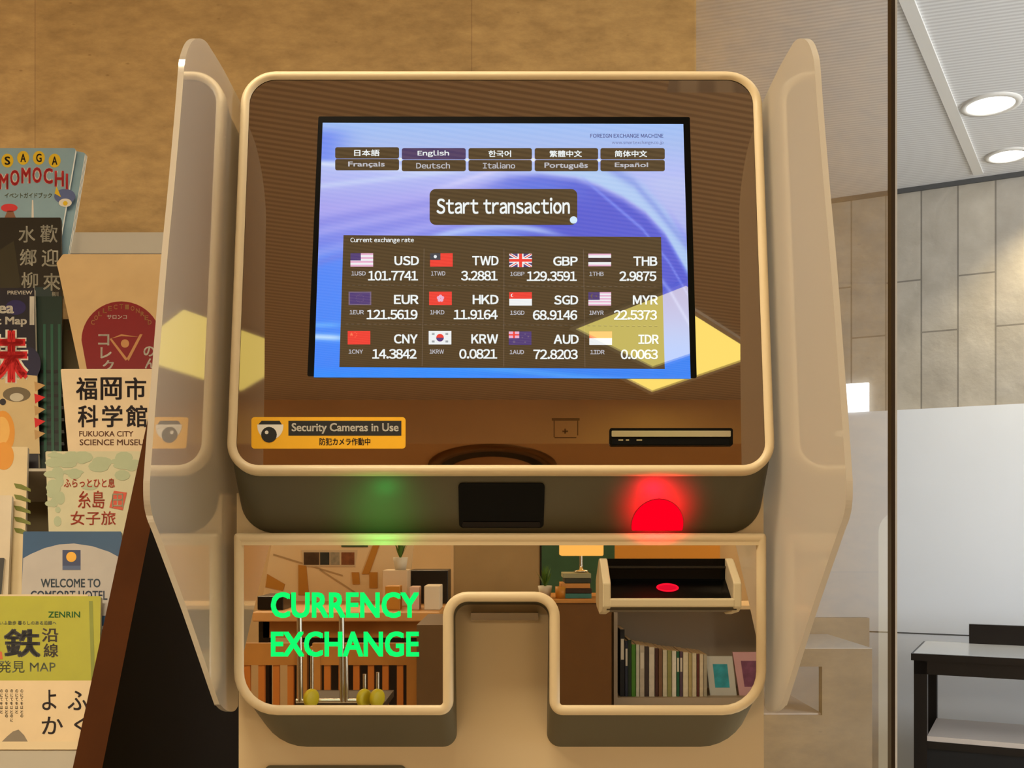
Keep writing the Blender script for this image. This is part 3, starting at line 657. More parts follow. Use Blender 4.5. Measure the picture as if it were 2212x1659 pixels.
# side wings: frosted white sheets flaring to the front
def wing_material():
    m = bpy.data.materials.new('frosted glossy acrylic'); m.use_nodes = True; n = m.node_tree.nodes; l = m.node_tree.links
    n.remove(n['Principled BSDF']); d = n.new('ShaderNodeBsdfDiffuse'); d.inputs[0].default_value = (*lin((218, 208, 192)), 1)
    t = n.new('ShaderNodeBsdfTranslucent'); t.inputs[0].default_value = (*lin((218, 208, 192)), 1)
    g = n.new('ShaderNodeBsdfGlossy'); g.inputs['Roughness'].default_value = .03; g.inputs[0].default_value = (1, 1, 1, 1)
    m1 = n.new('ShaderNodeMixShader'); m1.inputs[0].default_value = .5; l.new(d.outputs[0], m1.inputs[1]); l.new(t.outputs[0], m1.inputs[2])
    fr = n.new('ShaderNodeFresnel'); fr.inputs[0].default_value = 1.5; ml = n.new('ShaderNodeMath'); ml.operation = 'MULTIPLY'; ml.use_clamp = True; ml.inputs[1].default_value = .5
    l.new(fr.outputs[0], ml.inputs[0]); m2 = n.new('ShaderNodeMixShader'); l.new(ml.outputs[0], m2.inputs[0])
    l.new(m1.outputs[0], m2.inputs[1]); l.new(g.outputs[0], m2.inputs[2]); l.new(m2.outputs[0], n['Material Output'].inputs[0]); return m
M_WING = wing_material()
A11 = 0.0
wd = HD.ux * -math.sin(A11) + HD.nx * math.cos(A11)
WF = Frame(HD.pt(-.2645, 0, -.10), wd, HD.vx)
wpx = [(520, 232), (477, 150), (447, 101), (440, 91), (432, 85), (423, 83), (413, 86), (405, 95), (398, 112), (392, 140), (385, 230), (370, 400), (354, 566), (335, 800), (319, 1007), (316.5, 1050), (318, 1090), (325, 1122), (340, 1160), (400, 1322), (463, 1506), (470, 1521), (480, 1532), (492, 1537), (502, 1535), (509, 1525)]
def catmull(p, k=4):
    out = []
    for i in range(len(p) - 1):
        a, b, c, d = p[max(0, i - 1)], p[i], p[i + 1], p[min(len(p) - 1, i + 2)]
        for j in range(k):
            t = j / k; out.append(tuple(.5 * (2 * b[q] + (c[q] - a[q]) * t + (2 * a[q] - 5 * b[q] + 4 * c[q] - d[q]) * t * t + (3 * b[q] - a[q] - 3 * c[q] + d[q]) * t ** 3) for q in (0, 1)))
    return out + [p[-1]]
wp = WF.pixs(catmull(wpx))
wp = [(-.0, wp[0][1] - .01)] + wp + [(0, wp[-1][1] + .02)]
for sgn in (1, -1):
    mb = MB(); k = len(wp)
    def wpt(a_, b_, n):
        p = WF.pt(a_, b_, n)
        if sgn < 0: p = V((2 * XC - p.x, p.y, p.z))
        return p
    L = [[wpt(a_, b_, n) for a_, b_ in wp] for n in (-.0025, .0025)]
    mb.loft(L, M_WING, True, True, False); mb.build('side_wing', kiosk, bevel=.0012)

# ================================================================== BROCHURE RACK
RX0 = -.5
rack = thing('brochure_rack', 'leaning dark brown brochure rack left of the exchange machine', 'brochure rack', (-.85, 1.6, 0))
M_RACK = mat('dark walnut veneer', (70, 36, 10), .7, spec=.08, vary=.12, scale=14); M_RSIDE = mat('shaded side board', (12, 8, 6), .7, spec=.1)
M_RGREY = mat('grey rack metal', (168, 160, 146), .5); M_RBACK = mat('olive grey backboard', (104, 92, 66), .7); M_LEDGE = mat('pale ledge', (206, 186, 150), .5)
def ry(z): return 1.4126 + (z - 1.2) / 1.763
prof = [(ry(.78), .78), (ry(.78), 0), (2.15, 0), (2.15, 1.55), (1.76, 1.66), (ry(1.66), 1.66)]
def rack_side(x0, x1, name):
    mb = MB(); k = len(prof)
    vs = [V((x, y, z)) for x in (x0, x1) for y, z in prof]
    mb.add(vs, [tuple(range(k)), tuple(range(k, 2 * k))[::-1]], M_RSIDE)  # side faces nearly black, their shade is put into the colour
    mb.add(vs, [(i, k + i, k + (i + 1) % k, (i + 1) % k) for i in range(k)], M_RACK)
    mb.build(name, rack)
rack_side(RX0 - .036, RX0, 'side_board'); rack_side(-1.236, -1.2, 'side_board')
TR = math.atan(1 / 1.763)
RK = Frame((-.5, 1.4126, 1.2), (1, 0, 0), (0, math.sin(TR), math.cos(TR)))
mb = MB(); mb.fbox(RK, -.70, -.036, -.48, .52, -.17, -.15, M_RBACK); mb.build('backboard', rack)
va = RK.pix(280, 546, -.135)[1]; vb_ = RK.pix(280, 500, -.135)[1]
mb = MB(); mb.fbox(RK, -.70, -.036, va, vb_, -.15, -.137, M_RGREY); mb.build('top_rail', rack, bevel=.002)
v_lip = RK.pix(100, 1612, -.008)[1]
mb = MB(); mb.fbox(RK, -.70, -.036, v_lip - .16, v_lip - .004, -.012, -.004, M_RGREY); mb.build('front_board', rack)
mb = MB(); mb.fbox(RK, -.70, -.036, v_lip - .006, v_lip + .004, -.15, -.002, M_LEDGE); mb.build('ledge', rack, bevel=.002)
V_LEDGE = v_lip + .0045
SHELF = {}
for nm, px_, py_, n0, left in (('hotel', 150, 1352, -.029, -10), ('trip', 200, 1182, -.045, 92), ('museum', 240, 1012, -.061, -10), ('tan', 240, 836, -.083, 212)):
    v_ = RK.pix(px_, py_, n0)[1]; SHELF[nm] = v_ + .0005
    u_ = -.70 if left < 0 else RK.pix(left, py_, n0)[0]
    mb = MB(); mb.fbox(RK, u_, -.037, v_ - .005, v_, -.149, n0, M_RGREY); mb.build('shelf', rack)

def brochure(label, pts, n, thick, cover, draw=None, group=None, rad=.002, edge=None, stand='museum'):
    """booklet standing in the rack; pts = its four corners in the photo, bottom-left first"""
    e_ = edge or mat('paper edge', (214, 202, 178), .8)
    q = RK.pixs(pts, n); vb = SHELF.get(stand, V_LEDGE); q[0] = (q[0][0], vb); q[1] = (q[1][0], vb); o = arc_poly(q, [rad] * len(q), 4)
    c = RK.pt(sum(p[0] for p in q) / len(q), min(p[1] for p in q), n)
    mb = MB(); k = len(o)
    mb.prism(RK, o, n - thick, n - .0003, e_); mb.face(RK, o, n, cover)
    if draw: draw(mb, n + .0003)
    o_ = mb.build('brochure', None, origin=c); o_['label'] = label; o_['category'] = 'brochure'
    o_['group'] = group or 'brochures in the leaning rack'
    return o_
def pp(name, c): return mat('print ' + name, tuple(x * .9 for x in c), .45, vary=.04, scale=30)
def tx(mb, s, box, n, m, bold=.02): mb.text(RK, s, box, n, m, bold)
def fq(mb, pts, n, m): mb.face(RK, RK.pixs(pts, n), n, m)
def dsc(mb, x, y, rx, ry_, n, m, k=24): fq(mb, [(x + rx * math.cos(2 * math.pi * i / k), y - ry_ * math.sin(2 * math.pi * i / k)) for i in range(k)], n, m)
# -- top tier: pale blue guides
def d_momochi(mb, n):
    y_ = pp('sunny yellow', (226, 186, 40)); r_ = pp('coral red', (214, 60, 62)); w_ = pp('off white', (222, 214, 200)); k_ = pp('ink', (40, 36, 40))
    for i, ch in enumerate('SAGA'):
        x = 16 + i * 34; y = (347, 341, 341, 347)[i]
        dsc(mb, x, y, 13, 15, n, y_); tx(mb, ch, (x - 6, y - 9, x + 6, y + 9), n + .0003, k_)
    for i, ch in enumerate('MOMOCHI'):
        x = -2 + i * 24; y = (392, 384, 379, 378, 380, 386, 392)[i]
        w2 = 5 if ch == 'I' else 20
        tx(mb, ch, (x, y - 17, x + w2, y + 17), n, w_, .07); tx(mb, ch, (x, y - 17, x + w2, y + 17), n + .0003, r_, .03)
    tx(mb, 'イベントガイドブック', (10, 416, 112, 428), n, pp('olive ink', (110, 116, 86)))
    dsc(mb, 140, 424, 23, 16, n, pp('slate blue', (92, 104, 146))); dsc(mb, 141, 438, 14, 9, n + .0003, w_); dsc(mb, 141, 439, 5, 5, n + .0006, y_)
    fq(mb, [(118, 418), (132, 426), (122, 402)], n + .0003, y_)
    dsc(mb, 20, 449, 18, 9, n, r_); fq(mb, [(10, 470), (34, 470), (28, 455), (16, 455)], n, pp('brown ink', (140, 96, 72)))
    fq(mb, [(68, 470), (73, 470), (72, 432), (69, 432)], n, w_)
M_SKY = pp('pale blue cover', (140, 168, 178))
for k in range(3):
    brochure('pale blue guide standing behind the red lettered one, only its edge showing', [(150 + k * 9, 560), (199 + k * 3, 560), (184 - k * 0 + k * 2, 330 + k * 2), (140 + k * 9, 322 + k * 2)], -.130 - k * .004, .003, M_SKY, group='pale blue guides behind the front one', rad=.006)
brochure('pale blue guide with red arched lettering and yellow dots at the rack top', [(-60, 560), (176, 560), (164, 320), (-60, 320)], -.120, .005, M_SKY, d_momochi, rad=.006)
def d_black(mb, n):
    w_ = pp('pale grey ink', (196, 190, 172))
    for i, ch in enumerate('歡迎來'): tx(mb, ch, (87 + 3 * i, 486 + i * 52, 124 + 3 * i, 524 + i * 52), n, w_, .01)
    for i, ch in enumerate('水鄉柳'): tx(mb, ch, (40 + 3 * i, 488 + i * 50, 76 + 3 * i, 524 + i * 50), n, w_, .01)
    fq(mb, [(0, 640), (45, 620), (30, 520), (0, 540)], n, pp('dark olive photo', (52, 46, 28)))
    for k in range(5): tx(mb, '柳川', (112 + k, 630 + k * 16, 126 + k, 640 + k * 16), n, w_)
    fq(mb, [(74, 790), (118, 790), (112, 620), (70, 620)], n, pp('dark teal photo', (42, 56, 56)))
    fq(mb, [(84, 790), (100, 790), (94, 640), (80, 640)], n + .0003, pp('grey teal photo', (66, 80, 76)))
brochure('black brochure with white brush characters below the pale blue guide', [(-60, 990), (152, 990), (131, 470), (-60, 470)], -.105, .006, pp('black cover', (34, 28, 18)), d_black, edge=pp('dark edge', (54, 46, 32)))
def d_plaid(mb, n):
    g_ = pp('dark green check', (26, 58, 46)); k_ = pp('black check', (16, 16, 16))
    for k in range(7): fq(mb, [(84, 806 + k * 26), (139, 806 + k * 26), (138, 799 + k * 26), (84, 799 + k * 26)], n, k_)
    for k in range(3): fq(mb, [(95 + k * 16, 975), (101 + k * 16, 975), (99 + k * 16, 700), (93 + k * 16, 700)], n + .0003, pp('green line', (34, 84, 66)))
brochure('dark green checked leaflet between the map and the white museum leaflet', [(80, 985), (146, 985), (134, 640), (72, 640)], -.095, .004, pp('deep green cover', (22, 44, 36)), d_plaid, edge=pp('dark edge', (54, 46, 32)))
def d_map(mb, n):
    w_ = pp('off white', (222, 214, 200)); r_ = pp('bright red', (206, 18, 24)); tx(mb, 'PREVIEW', (16, 628, 70, 636), n, w_)
    tx(mb, 'ea', (-4, 660, 30, 677), n, w_, .03); tx(mb, 't Map', (-8, 684, 58, 706), n, w_, .03); tx(mb, '|', (64, 640, 74, 702), n, w_, .01)
    dsc(mb, 34, 664, 22, 16, n - .0001, pp('indigo', (38, 30, 84)))
    tx(mb, '味', (-40, 712, 62, 828), n, w_, .09); tx(mb, '味', (-38, 714, 60, 826), n + .0003, r_, .045)
    dsc(mb, 62, 786, 26, 36, n - .0002, pp('dark indigo', (34, 32, 62)))
    fq(mb, [(-30, 980), (86, 980), (80, 812), (-30, 800)], n, pp('cream food photo', (206, 180, 132)))
    dsc(mb, 36, 852, 30, 16, n + .0002, pp('grey fish', (110, 96, 72))); dsc(mb, 36, 858, 15, 9, n + .0004, pp('pale fish', (196, 186, 164))); dsc(mb, 6, 868, 7, 7, n + .0005, pp('ink', (40, 36, 40)))
    for k in range(5): fq(mb, [(76, 846 + k * 26), (98, 832 + k * 26), (74, 824 + k * 26)], n + .0002, pp('tan spike', (186, 146, 92)) if k % 2 == 0 else r_)
    dsc(mb, 6, 935, 26, 48, n + .0003, pp('orange yolk', (226, 152, 52))); dsc(mb, 4, 930, 17, 30, n + .0005, pp('pale orange', (236, 182, 96)))
brochure('dark navy gourmet map with big red character at the left edge', [(-60, 1000), (92, 1000), (74, 622), (-60, 622)], -.085, .006, pp('navy cover', (26, 22, 34)), d_map)
# -- second tier at the right: tan leaflet with the dark red seal, a green one behind it
def d_green(mb, n): fq(mb, [(345, 626), (366, 626), (366, 575), (332, 575)], n, pp('slate', (70, 68, 62)))
brochure('green grey leaflet peeking out behind the tan leaflet with red seal', [(338, 800), (420, 800), (400, 548), (326, 556)], -.094, .003, pp('green grey cover', (136, 140, 104)), d_green, rad=.006, stand='tan')
def d_seal(mb, n):
    r_ = pp('dark red seal', (128, 14, 22)); g_ = pp('gold ink', (192, 136, 84)); w_ = pp('off white', (222, 214, 200))
    fq(mb, [(188, 800), (350, 800)] + [(262 + 86 * math.cos(a_), 735 - 84 * math.sin(a_)) for a_ in [math.pi * i / 24 for i in range(25)]], n, r_)
    for i, ch in enumerate('COLLECTIONRED'):
        a_ = math.pi * (.84 - .68 * i / 12); x, y = 262 + 70 * math.cos(a_), 728 - 66 * math.sin(a_); tx(mb, ch, (x - 4, y - 5, x + 4, y + 5), n + .0003, g_)
    tx(mb, 'サロンコ', (231, 680, 274, 689), n + .0003, w_)
    for i, ch in enumerate('コレク'): tx(mb, ch, (212 + 5 * i, 722 + 28 * i, 236 + 5 * i, 746 + 28 * i), n + .0003, w_)
    for i, ch in enumerate('のん'): tx(mb, ch, (310 + i * 3, 748 + 26 * i, 334 + i * 3, 770 + 26 * i), n + .0003, w_)
    for p in ([(240, 730), (276, 776), (271, 779), (237, 733)], [(278, 780), (308, 722), (302, 722), (274, 774)], [(238, 732), (262, 722), (300, 728), (262, 726)]): fq(mb, p, n + .0003, g_)
    dsc(mb, 270, 742, 9, 9, n + .0004, g_)
brochure('tan leaflet with a dark red seal in the rack beside the machine', [(188, 812), (352, 812), (352, 549), (136, 549), (122, 568), (126, 584)], -.088, .004, pp('tan cover', (206, 172, 122)), d_seal, rad=.003, stand='tan')
def d_museum(mb, n):
    k_ = pp('dark ink', (44, 30, 34))
    for i, ch in enumerate('福岡市'): tx(mb, ch, (164 + i * 53, 815, 210 + i * 53, 864), n, k_, .022)
    for i, ch in enumerate('科学館'): tx(mb, ch, (168 + i * 52, 875, 212 + i * 53, 923), n, k_, .022)
    tx(mb, 'FUKUOKA CITY', (171, 931, 288, 943), n, pp('brown ink', (108, 84, 66))); tx(mb, 'SCIENCE MUSEUM', (172, 949, 326, 962), n, pp('brown ink', (108, 84, 66)))
brochure('white leaflet with black characters and museum name', [(152, 1010), (352, 1010), (352, 797), (131, 797)], -.066, .004, pp('pale peach cover', (228, 204, 168)), d_museum)
def d_trip(mb, n):
    r_ = pp('vermilion ink', (208, 74, 40)); g_ = pp('pale green wash', (176, 186, 152))
    random.seed(3)
    for k in range(26):
        x = 105 + random.random() * 185; y = 980 + abs(random.gauss(0, 1)) * 22; dsc(mb, x, y, 8 + random.random() * 16, 5 + random.random() * 9, n + k * .00001, g_, 10)
    for k in range(14): dsc(mb, 108 + random.random() * 24, 1020 + random.random() * 110, 6 + random.random() * 9, 6 + random.random() * 12, n + k * .00001, g_, 10)
    tx(mb, 'ふらっとひと息', (138, 1033, 248, 1053), n + .0003, r_); tx(mb, '糸島', (168, 1060, 226, 1098), n + .0003, r_, .01)
    fq(mb, [(236, 1096), (265, 1102), (274, 1064), (246, 1060)], n + .0003, r_); tx(mb, '田', (242, 1066, 266, 1096), n + .0006, pp('pale wash', (214, 206, 174)), .01)
    tx(mb, '女子旅', (152, 1104, 250, 1134), n + .0003, r_, .01)
brochure('pale green watercolour leaflet with vermilion handwriting', [(108, 1180), (310, 1180), (310, 975), (98, 975)], -.05, .004, pp('pale green cover', (206, 200, 166)), d_trip, stand='trip')
def d_hotel(mb, n):
    w_ = pp('cool white', (186, 178, 172)); b_ = pp('navy logo', (36, 50, 96))
    fq(mb, [(44, 1330), (270, 1330), (258, 1204), (236, 1192), (200, 1180), (160, 1174), (128, 1176), (96, 1184), (66, 1197), (50, 1206)], n, w_)
    fq(mb, [(135, 1222), (174, 1222), (174, 1188), (135, 1188)], n + .0003, b_); dsc(mb, 154, 1203, 11, 11, n + .0006, pp('sun yellow', (240, 176, 40)))
    fq(mb, [(135, 1231), (174, 1231), (174, 1222), (135, 1222)], n + .0004, pp('mid blue', (70, 88, 130)))
    tx(mb, 'WELCOME TO', (88, 1250, 217, 1269), n + .0003, pp('blue grey ink', (72, 88, 104)), .025); tx(mb, 'COMFORT HOTEL', (66, 1276, 232, 1296), n + .0003, pp('blue ink', (60, 76, 104)), .02)
brochure('blue and white welcome leaflet with small square logo', [(46, 1350), (275, 1350), (262, 1148), (50, 1148)], -.034, .005, pp('blue cover', (26, 76, 120)), d_hotel, stand='hotel')
def d_leaf(mb, n):
    g_ = pp('leaf green', (112, 118, 30)); 
    for k in range(5):
        y = 1048 + k * 24; fq(mb, [(34, y + 6), (66, y + 14), (66, y + 8), (46, y - 2), (30, y - 4)], n, g_)
    dsc(mb, 8, 985, 22, 30, n, pp('orange yolk', (226, 152, 52)))
brochure('cream booklet with green leaf sprays at the left edge', [(-60, 1300), (66, 1300), (60, 965), (-60, 965)], -.056, .006, pp('cream cover', (222, 200, 158)), d_leaf, stand='hotel')
brochure('thin white booklet spine standing left of the blue leaflet', [(-60, 1300), (30, 1300), (26, 1070), (-60, 1070)], -.044, .006, pp('white cover', (216, 200, 174)), None, stand='hotel')
brochure('pink edged booklet left of the blue leaflet, low in the rack', [(-60, 1300), (12, 1300), (10, 1205), (-60, 1205)], -.040, .006, pp('dark cover', (40, 34, 30)), None, stand='hotel')
def d_lime(mb, n):
    k_ = pp('ink', (40, 36, 40)); o_ = pp('olive ink', (110, 110, 20))
    tx(mb, 'ZENRIN', (104, 1321, 173, 1334), n, pp('green ink', (40, 128, 30)), .02); tx(mb, 'さいふ散歩 暮らしのある沿線へ', (-10, 1341, 122, 1350), n, o_)
    tx(mb, '鉄', (8, 1358, 88, 1420), n, k_, .03); tx(mb, '沿', (90, 1357, 126, 1387), n, pp('grey ink', (92, 80, 60))); tx(mb, '線', (94, 1390, 126, 1420), n, pp('grey ink', (92, 80, 60)))
    tx(mb, '発見 MAP', (-4, 1427, 120, 1453), n, o_, .005); fq(mb, [(-10, 1424), (6, 1424), (4, 1408), (-10, 1404)], n, pp('red orange', (206, 90, 30)))
    fq(mb, [(198, 1500), (206, 1500), (200, 1298), (192, 1298)], n, pp('lime shade', (132, 140, 10)))
brochure('lime green railway map booklet low in the rack', [(-60, 1560), (222, 1560), (218, 1288), (-60, 1288)], -.020, .006, pp('lime cover', (176, 174, 6)), d_lime, stand='ledge')
brochure('cream folded sheet showing its top edge behind the lime map', [(-60, 1560), (196, 1560), (190, 1284), (-60, 1284)], -.028, .003, pp('cream cover', (222, 200, 158)), None, stand='ledge')
def d_brush(mb, n):
    k_ = pp('brown ink brush', (52, 30, 26))
    tx(mb, 'よ', (91, 1490, 122, 1534), n, k_, .01); tx(mb, 'か', (90, 1548, 136, 1586), n, k_, .01); tx(mb, 'ふ', (146, 1492, 190, 1534), n, k_, .01); tx(mb, 'く', (160, 1548, 190, 1584), n, k_, .01)
    for c_ in range(5):
        for k in range(6 + c_ % 3): tx(mb, 'のにてをはと'[k % 6], (0 + c_ * 11, 1489 + k * 9, 6 + c_ * 11, 1496 + k * 9), n, pp('grey ink', (92, 80, 60)))
    fq(mb, [(4, 1602), (60, 1602), (52, 1588), (40, 1576), (28, 1580), (16, 1590)], n, pp('grey mound', (132, 118, 98)))
brochure('cream brochure with brush lettering standing on the lowest ledge', [(-60, 1606), (205, 1606), (205, 1470), (-60, 1470)], -.010, .004, pp('warm cream cover', (232, 206, 164)), d_brush, stand='ledge')

# ================================================================== FURNITURE IN THE HALL
M_BLK = mat('black brown lacquer', (18, 12, 9), .35); M_TOP = mat('white gloss top', (206, 206, 204), .25); M_SHELF = mat('pale shelf board', (200, 188, 178), .5)
def hall_table(name, label, cat, corner, w, d, top_z, m_f, m_top, m_sh, up, mats_wall=None, front_cab=True):
    """table square to the slanted hall wall; corner = front-left foot"""
    fr = Frame((corner[0], corner[1], 0), (1, -K, 0), (0, 0, 1))      # u right along the front, v up, n to the viewer
    t = thing(name, label, cat, (corner[0], corner[1], 0))
    MB().fbox(fr, -.01, w, top_z - .03, top_z - .002, -d, .01, m_f).build('frame_top', t)
    MB().fbox(fr, 0, w - .01, top_z - .002, top_z, -d, .0, m_top).build('tabletop', t)
    MB().fbox(fr, up, w, top_z, top_z + .085, -d, -d + .03, m_f).build('upstand', t)
    MB().fbox(fr, .0, w - .02, top_z - .085, top_z - .03, -.02, 0, m_f).build('apron', t)
    MB().fbox(fr, .0, .05, 0, top_z - .03, -.05, 0, m_f).build('leg', t)
    MB().fbox(fr, w - .06, w - .01, 0, top_z - .03, -.05, 0, m_f).build('leg', t)
    MB().fbox(fr, .0, .05, 0, top_z - .03, -d, -d + .05, m_f).build('leg', t)
    MB().fbox(fr, w - .06, w - .01, 0, top_z - .03, -d, -d + .05, m_f).build('leg', t)
    zc = top_z - .335
    MB().fbox(fr, .05, w - .06, zc - .02, zc, -d + .06, -.005, m_sh).build('shelf', t)
    MB().fbox(fr, .05, w - .06, zc - .05, zc - .02, -.03, -.003, m_f).build('shelf_edge', t)
    MB().fbox(fr, .05, w - .06, .03, zc - .05, -d + .07, -.012, mat('black cabinet panel', (9, 8, 8), .6)).build('cabinet_box', t)
    return t
zt_ = .72
Yd = (EYE - zt_) * F / (1410 - HZ); dk = P(1974, 1410, Yd)
hall_table('side_table', 'dark brown table with white top in the bright hall right of the bronze post', 'table', (dk.x, dk.y), 1.5, .52, zt_, M_BLK, M_TOP, M_SHELF, .18)
# table beyond the post, the glass reflection is put into its colour
M_REFL = mat('beige reflection tone', (138, 124, 104), .4, vary=.16, scale=5)  # beige tone and mottling paint the reflection lying on the glass
Ym = 3.55; sl = P(1640, 1400, Ym); sr_ = P(1884, 1400, Ym)
fm = Frame((sl.x, Ym, 0), (1, 0, 0), (0, 0, 1)); wm = sr_.x - sl.x
t = thing('hall_counter', 'beige counter, reflection toned into it, seen through the glass left of the bronze post', 'counter', (sl.x, Ym, 0))
def zz(py, Y): return EYE - (py - HZ) / F * Y
zt2 = zz(1400, Ym)
MB().fbox(fm, 0, wm, zt2 - .002, zt2, -.5, 0, M_TOP).build('worktop', t)
MB().fbox(fm, 0, wm, zz(1440, Ym), zt2 - .002, -.5, 0, M_REFL).build('apron', t)
MB().fbox(fm, wm - (1884 - 1776) / F * Ym, wm, 0, zz(1440, Ym), -.04, 0, M_REFL).build('end_panel', t)
MB().fbox(fm, 0, wm - (1884 - 1776) / F * Ym, 0, zz(1545, Ym), -.5, 0, M_REFL).build('front_panel', t)
MB().fbox(fm, 0, wm + .165, zt2 - .1, zz(1335, Ym + .5), -.54, -.5, M_REFL).build('upstand', t)
MB().fbox(fm, 0, wm - (1884 - 1776) / F * Ym, zz(1545, Ym) , zz(1545, Ym) + .006, -.5, -.01, M_SHELF).build('shelf', t)

# ================================================================== LOUNGE BEHIND THE CAMERA (seen in the lower mirror)
def RV(px, py, Yv):
    p = P(px, py, Yv); return V((p.x, 2 * YL - p.y, p.z))
def xr(px, Yv): return (px - CX) / F * Yv
def zr(py, Yv): return EYE - (py - HZ) / F * Yv
def yr(Yv): return 2 * YL - Yv
def rbox(mb, l, t, r, b, Yv, depth, m): return mb.box(xr(l, Yv), xr(r, Yv), yr(Yv) - depth, yr(Yv), zr(b, Yv), zr(t, Yv), m)
M_OAK = mat('honey oak', (176, 122, 58), .5, vary=.14, scale=6); M_BRN = mat('brown laminate', (104, 68, 26), .5, vary=.06); M_GRY = mat('taupe board', (164, 148, 128), .6)
M_PAPER = mat('cream card', (226, 198, 156), .7); M_GRN = mat('green wall cloth', (40, 74, 52), .8, vary=.1); M_TAPE = mat('ochre tape', (186, 128, 44), .5)
def wall_floor_box(mb, l, t, r, Yv, depth, m): return mb.box(xr(l, Yv), xr(r, Yv), yr(Yv) - depth, yr(Yv), 0, zr(t, Yv), m)
# bookcase with books
Yk = 4.4
bc = thing('bookcase', 'low taupe bookcase mirrored at the right of the lower mirror', 'bookcase', (xr(1500, Yk), yr(Yk), 0))
zs = zr(1507, Yk)
MB().box(xr(1326, Yk), xr(1334, Yk), yr(Yk) - .3, yr(Yk), 0, zr(1316, Yk), M_GRY).build('side_panel', bc)
MB().box(xr(1720, Yk), xr(1728, Yk), yr(Yk) - .3, yr(Yk), 0, zr(1316, Yk), M_GRY).build('side_panel', bc)
MB().box(xr(1334, Yk), xr(1720, Yk), yr(Yk) - .3, yr(Yk) - .28, 0, zr(1316, Yk), M_GRY).build('back_panel', bc)
MB().box(xr(1334, Yk), xr(1720, Yk), yr(Yk) - .28, yr(Yk), zs - .03, zs, M_GRY).build('shelf', bc)
MB().box(xr(1334, Yk), xr(1720, Yk), yr(Yk) - .28, yr(Yk) - .02, zs - .34, zs - .31, M_GRY).build('shelf', bc)
MB().box(xr(1322, Yk), xr(1732, Yk), yr(Yk) - .32, yr(Yk) + .01, zr(1316, Yk), zr(1308, Yk), M_PAPER).build('top', bc)
books = [(1341, 10, 1361, (18, 20, 26), 'tall black binder'), (1352, 6, 1386, (34, 40, 60), 'slim navy book'), (1358.5, 7, 1384, (30, 48, 30), 'dark green book'), (1366, 9, 1394, (70, 128, 34), 'bright green book'), (1376, 7, 1394, (196, 196, 180), 'white thin book'), (1384, 10, 1396, (186, 176, 160), 'grey white book'), (1395, 8, 1398, (60, 46, 44), 'dark mottled book'), (1404, 12, 1400, (208, 200, 186), 'wide pale book'), (1417, 7, 1402, (70, 36, 30), 'dark red brown book'), (1425, 8, 1403, (120, 86, 62), 'tan book'), (1434, 9, 1406, (206, 200, 178), 'ivory book'), (1444, 9, 1407, (142, 142, 84), 'olive spined book'), (1454, 9, 1408, (222, 218, 206), 'white book'), (1464, 6, 1409, (24, 92, 64), 'emerald book'), (1471, 6, 1409, (84, 62, 80), 'purple grey book'), (1478, 11, 1411, (216, 206, 180), 'broad cream book'), (1490, 7, 1413, (176, 160, 110), 'sand coloured book'), (1498, 9, 1413, (206, 196, 170), 'pale buff book'), (1508, 5, 1414, (96, 42, 34), 'thin maroon book'), (1514, 8, 1415, (206, 190, 164), 'pinkish book'), (1523, 7, 1416, (168, 160, 140), 'grey book')]
for x, w, top, c, nm in books:
    b0 = V((xr(x + w / 2, Yk), yr(Yk) - .13, zs)); hw = w / F * Yk / 2 * .96; h = zr(top, Yk) - zs
    t = thing('book', nm + ' in the mirrored bookcase row', 'book', b0, 'books on the bookcase shelf')
    m = mat('cover ' + nm, c, .5, vary=.1, scale=40)
    MB().box(b0.x - hw, b0.x + hw, b0.y - .09, b0.y + .1, zs, zs + h, m).build('cover', t)
    MB().box(b0.x - hw * .8, b0.x + hw * .8, b0.y - .092, b0.y + .09, zs + .003, zs + h + .0008, M_PAPER).build('pages', t)
    if w in (10, 12, 6): MB().box(b0.x - hw * .7, b0.x + hw * .7, b0.y + .1, b0.y + .1006, zs + h * .55, zs + h * .86, mat('spine label', (214, 206, 190), .5)).build('spine_label', t)
def faced(l, t_, r, lean, c1, c2, nm):
    x0, x1 = xr(l, Yk), xr(r, Yk); h = zr(t_, Yk) - zs; b0 = V(((x0 + x1) / 2, yr(Yk) - .1, zs))
    t = thing('book', nm, 'book', b0, 'books on the bookcase shelf')
    pr = [(x0, zs), (x1, zs), (x1 - lean, zs + h), (x0 - lean, zs + h)]
    fr = Frame((0, yr(Yk) - .06, 0), (-1, 0, 0), (0, 0, 1))      # faces +Y
    pts = [(-x, z) for x, z in pr][::-1]
    MB().prism(fr, pts, -.015, .0, mat('cover ' + nm, c1, .5, vary=.05)).build('cover', t)
    cx_ = sum(p[0] for p in pts) / 4; cz = sum(p[1] for p in pts) / 4
    MB().face(fr, [(cx_ + (p[0] - cx_) * .55 , cz + (p[1] - cz) * .6) for p in pts], .0006, mat('picture ' + nm, c2, .5, vary=.3, scale=30)).build('cover_picture', t)
faced(1540, 1421, 1598, .02, (196, 196, 190), (46, 150, 168), 'white picture book with teal cover art at the row end')
faced(1604, 1412, 1668, .03, (206, 160, 166), (120, 70, 100), 'pink picture book leaning at the end of the row')
